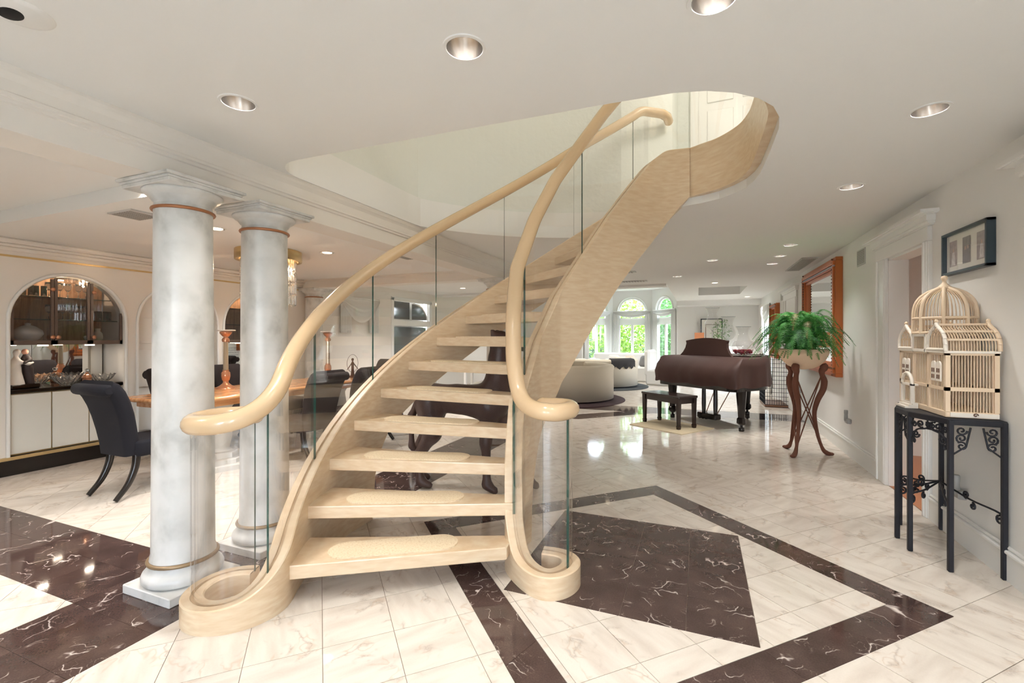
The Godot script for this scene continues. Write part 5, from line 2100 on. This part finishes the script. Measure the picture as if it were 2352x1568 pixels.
	plate(s, pv([-0.30, -8.16, -0.05, -7.78, 0.25, -7.43, 0.62, -7.72, 0.15, -8.45]), 0.0005, 0.01)
	tag(obj("pedal_mat", s, mat("grey_mat", "b9b0a2", 0.95)), "grey beige mat under the piano pedals", "rug")
	# glass on the piano
	for e in [[V(0.22, 1.064, -8.55), 0.80, "tallest flared glass hurricane vase on the piano"], [V(0.46, 1.064, -8.47), 0.64, "middle flared glass hurricane vase on the piano"], [V(0.68, 1.064, -8.36), 0.47, "shortest flared glass hurricane vase on the piano"]]:
		var h: float = e[1]
		var v := thing("hurricane_vase", e[2], "vase", e[0], 0.0, "glass hurricane vases on the piano")
		s = st()
		var cup := 0.40
		lathe(s, [[0.075, 0.0], [0.07, 0.006], [0.014, 0.016], [0.011, 0.03], [0.011, h - cup], [0.02, h - cup + 0.01]], 18)
		obj("stem_foot", s, M.crystal, v)
		s = st()
		var y0 := h - cup
		lathe(s, [[0.015, y0], [0.07, y0 + 0.03], [0.115, y0 + 0.09], [0.12, y0 + 0.14], [0.085, y0 + 0.22], [0.07, y0 + 0.28], [0.082, y0 + 0.34], [0.112, y0 + 0.40]], 28, Vector3.ZERO, true, Basis(), false)
		obj("vase_bowl", s, M.vase_glass, v)
		s = st()
		var rim := []
		for i in 28: rim.append(V(cos(TAU * i / 28) * 0.112, h, sin(TAU * i / 28) * 0.112))
		tube(s, rim, 0.0035, 6, true)
		obj("rim", s, M.rim_glass, v)
	s = st()
	plate(s, rrect(0.5, 0.3, 0.04), 0.0, 0.012)
	var tr := obj("black_tray", s, M.black_gloss, self, V(0.62, 1.0635, -7.95))
	tr.rotation.y = th
	tag(tr, "black tray under the glass bowl of red petals on the piano", "tray")
	var bowl := thing("petal_bowl", "round clear glass bowl half filled with red dried petals", "bowl", V(0.64, 1.076, -7.97))
	s = st()
	lathe(s, [[0.05, 0.0], [0.10, 0.02], [0.15, 0.08], [0.165, 0.14], [0.155, 0.19], [0.13, 0.225]], 30, Vector3.ZERO, true, Basis(), false)
	obj("glass_bowl", s, M.vase_glass, bowl)
	s = st()
	var r := RandomNumberGenerator.new()
	r.seed = 9
	for i in 160:
		var a := r.randf() * TAU
		var rr := sqrt(r.randf()) * 0.135
		var y := r.randf_range(0.015 + rr * 0.25, 0.085)
		ball(s, V(cos(a) * rr, y, sin(a) * rr), V(0.02, 0.006, 0.016), 6, 4, Basis.from_euler(V(r.randf() * 2, r.randf() * 6, r.randf() * 2)))
	tag(obj("petals", s, M.red_petals, bowl), "", "", "", "stuff")
	var sn := thing("glass_globe", "large stemmed glass globe on the far corner of the piano", "glass", V(0.93, 1.064, -8.10))
	s = st()
	lathe(s, [[0.06, 0.0], [0.05, 0.006], [0.012, 0.014], [0.012, 0.05]], 18)
	obj("stem_foot", s, M.crystal, sn)
	s = st()
	lathe(s, [[0.012, 0.05], [0.09, 0.08], [0.135, 0.15], [0.13, 0.22], [0.095, 0.275]], 26, Vector3.ZERO, true, Basis(), false)
	obj("globe", s, M.vase_glass, sn)

# ---------------------------------------------------------------- living room
func round_sofa(at: Vector3, r: float, a0: float, a1: float, label: String) -> void:
	var root := thing("curved_sofa", label, "sofa", at, 0.0, "round backed cream sofas")
	var s := st()
	var rings := []
	var n := 36
	for i in n + 1:
		var a := deg_to_rad(lerpf(a0, a1, float(i) / n))
		var u := V(cos(a), 0, sin(a))
		var ring := PackedVector3Array()
		for q in [[0.0, 0.03], [0.0, 0.62], [0.02, 0.70], [-0.02, 0.745], [-0.10, 0.76], [-0.19, 0.735], [-0.22, 0.66], [-0.20, 0.42], [-0.20, 0.03]]: ring.append(u * (r + q[0]) + V(0, q[1], 0))
		rings.append(ring)
	loft(s, rings)
	obj("back", s, M.cream_upholstery, root)
	s = st()
	rings = []
	for i in n + 1:
		var a := deg_to_rad(lerpf(a0, a1, float(i) / n))
		var u := V(cos(a), 0, sin(a))
		var ring := PackedVector3Array()
		for q in [[-0.18, 0.03], [-0.18, 0.44], [-0.5, 0.45], [-0.72, 0.44], [-0.75, 0.40], [-0.74, 0.03]]: ring.append(u * (r + q[0]) + V(0, q[1], 0))
		rings.append(ring)
	loft(s, rings)
	obj("seat", s, M.cream_upholstery, root)

func cushion(at: Vector3, w: float, turn: float, lean: float, m: Material, label: String, group := "") -> void:
	var s := st()
	var rings := []
	for i in 9:
		var f := -1.0 + 2.0 * i / 8
		var k := sqrt(maxf(1.0 - f * f, 0.0))
		var ring := PackedVector3Array()
		var h := w / 2 * (0.55 + 0.45 * pow(k, 0.5))
		if i == 0 or i == 8: h = w / 2 * 0.5
		for j in 20:
			var a := -TAU * j / 20
			var c := cos(a)
			var d := sin(a)
			var p := pow(pow(absf(c), 5.0) + pow(absf(d), 5.0), -0.2)
			ring.append(V(c * p * h, w / 2 + d * p * h, f * w * 0.16))
		rings.append(ring)
	loft(s, rings)
	var o := obj("cushion", s, m, self, at)
	o.rotation = V(lean, turn, 0)
	tag(o, label, "cushion", group)

func folds(s: SurfaceTool, a: Vector3, b: Vector3, y0: float, y1: float, out: Vector3, n := 9, depth := 0.03) -> void:     # hanging curtain panel
	var m := n * 6
	var rings := []
	for e in [[y1, 0.7], [lerpf(y0, y1, 0.5), 1.0], [y0, 1.15]]:
		var ring := PackedVector3Array()
		for i in m + 1:
			var f := float(i) / m
			ring.append(a.lerp(b, f) + out * (0.04 + sin(f * n * TAU) * depth * e[1]) + V(0, e[0], 0))
		for i in range(m, -1, -1):
			var f := float(i) / m
			ring.append(a.lerp(b, f) + out * (0.034 + sin(f * n * TAU) * depth * e[1]) + V(0, e[0], 0))
		rings.append(ring)
	loft(s, rings, true, false)

func swag(s: SurfaceTool, a: Vector3, b: Vector3, y: float, drop: float, out: Vector3) -> void:     # draped festoon
	var rings := []
	for i in 17:
		var f := i / 16.0
		var sag := 4.0 * f * (1.0 - f)
		var ring := PackedVector3Array()
		for k in 13:
			var g := k / 12.0
			ring.append(a.lerp(b, f) + V(0, y - sag * drop * g - 0.05 * g, 0) + out * (0.06 + 0.045 * sag * sin(g * PI) + 0.014 * sin(g * 5.0 * TAU)))
		for k in range(12, -1, -1):
			var g := k / 12.0
			ring.append(a.lerp(b, f) + V(0, y - sag * drop * g - 0.05 * g, 0) + out * (0.05 + 0.045 * sag * sin(g * PI) + 0.014 * sin(g * 5.0 * TAU)))
		rings.append(ring)
	loft(s, rings)

func drapery(label: String, a: Vector3, b: Vector3, out: Vector3, y1: float, y0: float, pan := 0.2, drop := 0.25) -> void:
	var root := thing("drapery", label, "curtain", (a + b) / 2)
	var o := root.position
	var d := (b - a).normalized()
	var s := st()
	swag(s, a - o, b - o, y1, drop, out)
	obj("swag", s, M.curtain, root)
	for e in 2:
		s = st()
		var p := a - o if e == 0 else b - o - d * pan
		folds(s, p, p + d * pan, y0, y1, out, 4, 0.02)
		obj("curtain_panel", s, M.curtain, root)
	s = st()
	tube(s, [a - o + out * 0.05 + V(0, y1 + 0.01, 0), b - o + out * 0.05 + V(0, y1 + 0.01, 0)], 0.014, 8)
	obj("curtain_rod", s, M.trim_paint, root)

func make_living() -> void:
	make_piano()
	var s := st()
	lathe(s, [[1.5, 0.0005], [1.5, 0.012], [1.48, 0.015], [0.0, 0.015]], 72, Vector3.ZERO, false)
	tag(obj("round_rug", s, M.plum_rug, self, V(-2.95, 0, -9.85)), "round plum rug under the nearer curved sofa", "rug")
	s = st()
	lathe(s, [[1.4, 0.0005], [1.4, 0.012], [1.38, 0.015], [0.0, 0.015]], 72, Vector3.ZERO, false)
	tag(obj("round_rug", s, M.grey_rug, self, V(-2.66, 0, -12.9)), "round dark grey rug under the farther curved sofa", "rug")
	round_sofa(V(-2.78, 0.015, -9.95), 1.07, -75, 95, "cream curved sofa with its back to the piano on the plum rug")
	round_sofa(V(-2.62, 0.015, -13.05), 1.05, -70, 150, "cream curved sofa with a grey throw on the grey rug")
	# throw over the farther sofa
	s = st()
	var rings := []
	for i in 15:
		var a := deg_to_rad(lerpf(18, 62, i / 14.0))
		var u := V(cos(a), 0, sin(a))
		var ring := PackedVector3Array()
		var low := 0.54 + 0.04 * sin(i * 1.7)
		var l := [[-0.245, 0.52], [-0.235, 0.70], [-0.20, 0.77], [-0.10, 0.79], [0.0, 0.765], [0.035, 0.71], [0.035, low]]
		for q in l: ring.append(V(-2.62, 0.015, -13.05) + u * (1.05 + q[0]) + V(0, q[1], 0))
		for k in range(l.size() - 1, -1, -1): ring.append(V(-2.62, 0.015, -13.05) + u * (1.042 + l[k][0]) + V(0, l[k][1] - 0.006, 0))
		rings.append(ring)
	loft(s, rings)
	tag(obj("throw_blanket", s, M.grey_throw), "charcoal fringed throw draped over the farther curved sofa", "blanket")
	# bay sofa with cushions
	var bs := thing("bay_sofa", "long cream sofa along the window bay", "sofa", V(-2.3, 0, -14.85))
	s = st()
	box(s, V(0, 0.225, 0), V(1.9, 0.45, 0.85), 0.04)
	obj("seat", s, M.white_linen, bs)
	s = st()
	box(s, V(0, 0.55, -0.36), V(1.9, 0.62, 0.16), 0.05)
	obj("back", s, M.white_linen, bs)
	s = st()
	for x in [-0.93, 0.93]: box(s, V(x, 0.38, 0), V(0.16, 0.62, 0.85), 0.05)
	obj("arms", s, M.white_linen, bs)
	cushion(V(-2.0, 0.452, -14.72), 0.34, 0.3, -0.3, mat("blush_fabric", "d8c3ae", 0.9), "blush cushion in the middle of the bay sofa")
	cushion(V(-1.58, 0.452, -14.68), 0.36, -0.5, -0.4, mat("pattern_fabric", "7c7a78", 0.9), "grey patterned cushion at the bay sofa arm")
	cushion(V(-2.5, 0.452, -14.72), 0.36, 0.2, -0.3, M.white_linen, "white cushion at the left of the bay sofa")
	for i in 3: cushion(V(-2.98 + 0.38 * i, 0.47, -12.46 - 0.03 * i * i), 0.32, -0.12 * i, 0.25, M.white_linen, "white cushion lined up along the farther curved sofa", "white cushions on the farther curved sofa")
	cushion(V(-3.40, 0.47, -12.5), 0.32, 0.3, 0.25, M.grey_throw, "black cushion beside the row of white cushions")
	cushion(V(-1.98, 0.47, -12.72), 0.30, -0.7, 0.25, mat("kilim_fabric", "6b4a44", 0.95), "small kilim cushion under the charcoal throw")
	var ac := thing("cream_armchair", "cream armchair behind the piano near the bay", "armchair", V(-0.95, 0, -13.9), deg_to_rad(-100))
	s = st()
	box(s, V(0, 0.215, 0), V(0.8, 0.43, 0.8), 0.04)
	obj("seat", s, M.white_linen, ac)
	s = st()
	box(s, V(0, 0.62, 0.36), V(0.8, 0.76, 0.16), 0.06)
	obj("back", s, M.white_linen, ac)
	# bay draperies
	drapery("white swagged curtains over the middle bay window", V(-2.72, 0, -15.97), V(-1.48, 0, -15.97), V(0, 0, 1), 2.24, 0.03, 0.2, 0.16)
	var q := V(0.85, 0, 1.0).normalized()
	var nn := V(-q.z, 0, q.x)
	drapery("white swagged curtains over the right angled bay window", V(-1.36, 0, -15.89), V(-0.64, 0, -15.05), nn, 2.24, 0.03, 0.2, 0.16)
	q = V(0.85, 0, -1.0).normalized()
	nn = V(-q.z, 0, q.x)
	drapery("white swagged curtains over the left angled bay window", V(-3.56, 0, -15.05), V(-2.84, 0, -15.89), nn, 2.24, 0.03, 0.2, 0.16)
	drapery("white swagged curtains on the hall side window", V(1.60, 0, -12.2), V(1.60, 0, -13.75), V(-1, 0, 0), 2.15, 0.03, 0.25, 0.4)
	drapery("white swagged curtains on the cream wall beyond the dining columns", V(-6.27, 0, -7.85), V(-6.27, 0, -6.75), V(1, 0, 0), 2.12, 1.45, 0.28, 0.42)
	s = st()
	bx(s, 1.66, 1.70, 0.5, 2.1, -13.6, -13.55)
	bx(s, 1.66, 1.70, 0.5, 2.1, -12.40, -12.35)
	bx(s, 1.66, 1.70, 0.5, 2.1, -13.0, -12.95)
	for y in [0.5, 2.06]: bx(s, 1.66, 1.70, y, y + 0.04, -13.6, -12.35)
	var wf := struct("window_7", s, M.trim_paint)
	s = st()
	bx(s, 1.675, 1.682, 0.5, 2.1, -13.6, -12.35)
	obj("pane", s, M.clear_glass, wf)
	# far sideboard with picture, box and plant
	var sb := thing("white_sideboard", "white sideboard against the far wall behind the piano", "sideboard", V(0.5, 0, -14.7))
	s = st()
	box(s, V(0, 0.55, 0), V(1.3, 1.1, 0.5), 0.01)
	obj("body", s, M.trim_paint, sb)
	for x in [-0.32, 0.32]:
		s = st()
		box(s, V(x, 0.55, 0.253), V(0.6, 0.95, 0.02), 0.006)
		obj("door", s, M.trim_paint, sb)
	var pf := thing("leaning_picture", "black framed print leaning on the far wall", "picture", V(0.36, 1.1005, -14.86))
	s = st()
	for e in [[-0.3, 0.3, 0.0, 0.03], [-0.3, 0.3, 0.79, 0.82], [-0.3, -0.27, 0.0, 0.82], [0.27, 0.3, 0.0, 0.82]]: bx(s, e[0], e[1], e[2], e[3], -0.015, 0.015)
	obj("frame", s, M.black_gloss, pf)
	s = st()
	bx(s, -0.28, 0.28, 0.02, 0.8, -0.01, 0.0)
	obj("mount", s, M.paper_white, pf)
	s = st()
	for e in [[-0.17, 0.17, 0.15, 0.165], [-0.17, 0.17, 0.635, 0.65], [-0.17, -0.155, 0.15, 0.65], [0.155, 0.17, 0.15, 0.65]]: bx(s, e[0], e[1], e[2], e[3], 0.0, 0.008)
	obj("inner_frame", s, M.gilt_bead, pf)
	s = st()
	box(s, V(0, 0.2, 0), V(0.26, 0.4, 0.16), 0.004)
	tag(obj("orange_box", s, M.orange_box, self, V(0.02, 1.1005, -14.6)), "plain orange box standing on the far sideboard", "box")
	var pl := thing("potted_plant", "leafy green plant in front of the leaning picture", "plant", V(0.62, 1.1005, -14.6))
	s = st()
	lathe(s, [[0.08, 0.0], [0.11, 0.16], [0.10, 0.16], [0.0, 0.14]], 18)
	obj("pot", s, M.white_ceramic, pl)
	s = st()
	leaves(s, V(0, 0.45, 0), V(0.3, 0.38, 0.22), 260, 0.07, 3)
	tag(obj("foliage", s, M.leaf_mid, pl), "", "", "", "stuff")
	# low table with books seen between the treads
	var lt := thing("console_table", "white console table beyond the dining columns", "table", V(-5.0, 0, -8.7))
	s = st()
	box(s, V(0, 0.70, 0), V(1.0, 0.04, 0.4), 0.006)
	obj("top", s, M.trim_paint, lt)
	for x in [-0.45, 0.45]:
		for z in [-0.15, 0.15]:
			s = st()
			box(s, V(x, 0.34, z), V(0.05, 0.68, 0.05), 0.004)
			obj("leg", s, M.trim_paint, lt)
	for i in 3:
		s = st()
		box(s, V(0, 0.015, 0), V(0.32 - 0.02 * i, 0.03, 0.24), 0.003)
		var o := obj("book", s, [M.black_gloss, mat("red_cloth", "a4463a", 0.7), M.paper_white][i], self, V(-5.05, 0.7205 + 0.0305 * i, -8.7))
		o.rotation.y = 0.12 * i
		tag(o, ["black book at the bottom of the console stack", "red book in the middle of the console stack", "white book on top of the console stack"][i], "book", "books on the console table")
	# skylight-like ceiling slots of the living room
	grille("ceiling_vent", "white slot vent in the ceiling before the bay", V(-1.15, CEIL - 0.006, -9.0), V(0.5, 0.012, 0.14), false)
	grille("ceiling_vent", "white slot vent in the ceiling over the living room", V(-1.2, CEIL - 0.006, -7.7), V(0.5, 0.012, 0.14), false)

# ---------------------------------------------------------------- outside
func leaves(s: SurfaceTool, c: Vector3, r: Vector3, n: int, size: float, sd: int) -> void:
	var q := RandomNumberGenerator.new()
	q.seed = sd
	s.set_smooth_group(-1)
	for i in n:
		var d := V(q.randfn(), q.randfn(), q.randfn()).normalized()
		var p := c + d * r * pow(q.randf(), 0.33)
		var u := V(q.randfn(), q.randfn() * 0.6, q.randfn()).normalized()
		var w := u.cross(V(q.randfn(), q.randfn(), q.randfn())).normalized()
		var l := size * q.randf_range(0.7, 1.3)
		var a := p - u * l / 2
		var b := p + u * l / 2
		var e := w * l * 0.2
		var up := u.cross(w) * l * 0.05
		tri(s, a, p + e + up, b)
		tri(s, a, b, p - e + up)

func make_outside() -> void:
	var s := st()
	bx(s, -30, 25, -0.4, -0.25, -45, -16.5)
	struct("ground_garden", s, M.lawn, "lawn beyond the bay windows")
	s = st()
	bx(s, -30, 25, -0.4, -0.25, 3.2, 20)
	struct("ground_forecourt", s, mat("paving", "a8a49a", 0.9), "paved forecourt behind the entry")
	var proto := []
	for k in 3:
		var root := thing("garden_tree", ["sunlit yellow green leafy tree outside the bay", "mid green leafy tree outside the bay", "deep green leafy tree outside the bay"][k], "tree", V(-3.2 + 2.5 * k, -0.25, -19.4 - 0.9 * k), 0.0, "trees outside the bay windows")
		s = st()
		tube(s, [V(0, 0, 0), V(0.05, 1.0, 0), V(-0.05, 2.2, 0.1), V(0, 3.2, 0)], [0.09, 0.07, 0.05, 0.03], 7)
		obj("trunk", s, M.bark, root)
		s = st()
		leaves(s, V(0, 2.0, 0), V(1.3, 2.0, 0.9), 6000, 0.17, 20 + k)
		tag(obj("foliage", s, [M.leaf_bright, M.leaf_mid, M.leaf_deep][k], root), "", "", "", "stuff")
		proto.append(root)
	dup(proto[0], V(-6.4, -0.25, -19.6), 1.0)
	dup(proto[1], V(4.8, -0.25, -21.5), 2.0)
	dup(proto[2], V(-1.6, -0.25, -23.6), 3.0)
	dup(proto[2], V(-4.6, -0.25, -23.2), 0.7)
	dup(proto[1], V(-9.2, -0.25, -21.5), 4.0)
	dup(proto[2], V(1.4, -0.25, -24.6), 5.0)
# ---------------------------------------------------------------- lamps
func spot(parent: Node, at: Vector3, energy: float, ang := 62.0, col := Color("fffaf5")) -> void:
	var l := SpotLight3D.new()
	parent.add_child(l)
	l.position = at
	l.rotation.x = -PI / 2
	l.light_color = col
	l.light_energy = energy
	l.spot_angle = ang
	l.spot_angle_attenuation = 0.8
	l.spot_range = 20.0
	l.spot_attenuation = 2.0
	l.light_size = 0.05
	l.shadow_enabled = true

var down_mesh := []
func downlight(x: float, y: float, z: float, recessed: bool, energy: float, label := "") -> void:
	if down_mesh.is_empty():
		for deep in [true, false]:
			var a := st()
			lathe(a, [[0.069, 0.0], [0.069, -0.004], [0.081, -0.004], [0.083, 0.0]], 36, Vector3.ZERO, false, Basis(), false)
			var b := st()
			if deep: lathe(b, [[0.068, -0.002], [0.066, 0.03], [0.06, 0.07], [0.05, 0.105], [0.046, 0.11]], 32, Vector3.ZERO, true, Basis(), false)
			else: lathe(b, [[0.069, -0.003], [0.06, -0.002], [0.05, -0.001]], 24, Vector3.ZERO, true, Basis(), false)
			var c := st()
			if deep: lathe(c, [[0.046, 0.108], [0.046, 0.112]], 24)
			else: lathe(c, [[0.052, -0.004], [0.052, -0.001]], 24)
			down_mesh.append([mesh_of(a, M.trim_paint), mesh_of(b, M.chrome), mesh_of(c, M.lamp_lens)])
	var o := thing("downlight", "", "light", V(x, y, z), 0.0, "recessed ceiling downlights")
	var k: Array = down_mesh[0 if recessed else 1]
	inst("trim_ring", k[0], o)
	inst("reflector", k[1], o)
	inst("lens", k[2], o)
	spot(o, V(0, 0.095 if recessed else -0.012, 0), energy, 52.0 if recessed else 60.0)
	o.set_meta("label", label if label else ("round recessed downlight with a chrome reflector in a row along the hall ceiling" if recessed else "round flush downlight in the low ceiling beyond the beam"))
	o.set_meta("group", "recessed ceiling downlights" if recessed else "flush ceiling downlights")

func make_lamps() -> void:
	var names := ["chrome recessed downlight over the middle of the stair foot", "chrome recessed downlight beside the twin columns over the left scroll", "chrome recessed downlight over the iron console side of the floor diamond", "chrome recessed downlight nearest the wall picture and open doorway", "chrome recessed downlight cut off above the stairwell edge"]
	for i in DOWN.size(): downlight(DOWN[i][0], CEIL, DOWN[i][1], true, LAMP_E, names[i] if i < 5 else "")
	for d in [[-3.50, -1.90, 2.44], [-4.0, -2.79, 2.33], [-3.1, -2.83, 2.33], [-3.95, -4.06, 2.33], [-5.4, -4.5, 2.33], [-3.4, -0.5, 2.44], [-4.9, -0.5, 2.44], [-3.4, -7.2, 2.44], [-5.0, -7.3, 2.44], [-4.8, -8.9, 2.44], [0.3, -9.9, 2.44], [1.2, -13.6, 2.44], [2.9, -5.0, 2.6], [-2.2, -12.0, 2.95], [-2.2, -14.2, 2.95], [-4.4, -12.6, 2.95]]:
		downlight(d[0], d[2], d[1], false, LAMP_E * (2.2 if d[0] > 2.0 else 2.6 if d[1] < -6.5 else 2.2 if d[1] > -1.0 else 1.5), "round flush downlight in the side room ceiling" if d[0] > 2.0 else "round flush downlight over the far living room" if d[1] < -6.5 else "")
	var eye := thing("eyeball_downlight", "white eyeball downlight with a black slot above the beam end", "light", V(-2.10, CEIL, -0.79))
	var es := st()
	lathe(es, [[0.0, -0.010], [0.07, -0.008], [0.088, -0.003], [0.09, 0.0]], 36)
	obj("trim_ring", es, M.trim_paint, eye)
	es = st()
	lathe(es, [[0.0, -0.0125], [0.03, -0.0115], [0.034, -0.009]], 24, V(-0.02, 0, 0.012), true, Basis(V(1.3, 0, 0), V(0, 1, 0), V(0, 0, 0.9)))
	obj("black_aperture", es, M.dark_void, eye)
	# pendant globes that light the upper landing
	for p in [V(0.6, 4.7, -4.6), V(-0.9, 4.7, -1.0)]:
		var o := thing("pendant_globe", "white glass globe lamp over the upper landing", "lamp", V(p.x, 5.2, p.z), 0.0, "pendant globes of the upper floor")
		var s := st()
		lathe(s, [[0.008, -0.36], [0.008, -0.02], [0.06, -0.018], [0.06, 0.0]], 12)
		obj("stem", s, M.brass, o)
		s = st()
		ball(s, V(0, -0.5, 0), V(0.15, 0.15, 0.15), 20, 12)
		obj("lamp_globe", s, M.lamp_lens, o)
		var l := OmniLight3D.new()
		o.add_child(l)
		l.position = V(0, -0.5, 0)
		l.light_color = Color("fffaf0")
		l.light_energy = UPPER_E
		l.omni_range = 20.0
		l.omni_attenuation = 2.0
		l.light_size = 0.15
		l.shadow_enabled = true

const LAMP_E := 2.5
const UPPER_E := 1.5

func _ready() -> void:
	rng.seed = 7
	# camera
	var cam := Camera3D.new()
	cam.name = "camera"
	add_child(cam)
	cam.position = V(0, 1.355, 0)
	cam.rotation = V(0, deg_to_rad(22.2), 0)
	cam.projection = Camera3D.PROJECTION_FRUSTUM
	cam.near = 0.05
	cam.far = 200.0
	cam.size = 0.05 * 1568.0 / 1050.0
	cam.frustum_offset = Vector2(0, -0.05 * 9.0 / 1050.0)
	cam.current = true
	# sky and sun
	var env := Environment.new()
	var sky := Sky.new()
	var sm := ProceduralSkyMaterial.new()
	sm.sky_top_color = Color("b4c6dc")
	sm.sky_horizon_color = Color("e8ecef")
	sm.ground_bottom_color = Color("8c8a80")
	sm.ground_horizon_color = Color("c9ccc8")
	sm.sky_energy_multiplier = 5.0
	sm.ground_energy_multiplier = 2.0
	sky.sky_material = sm
	env.background_mode = Environment.BG_SKY
	env.sky = sky
	env.tonemap_mode = Environment.TONE_MAPPER_LINEAR
	env.tonemap_exposure = 0.71
	env.sdfgi_enabled = true
	env.ssao_enabled = true
	env.ssil_enabled = true
	var we := WorldEnvironment.new()
	we.environment = env
	add_child(we)
	var sun := DirectionalLight3D.new()
	add_child(sun)
	sun.rotation_degrees = V(-58, 150, 0)
	sun.light_color = Color("fff3dc")
	sun.light_energy = 1.8
	sun.shadow_enabled = true
	make_materials()
	make_floor()
	make_shell()
	make_lamps()
	make_stairs()
	make_columns()
	make_hall()
	make_dining()
	make_living()
	make_outside()
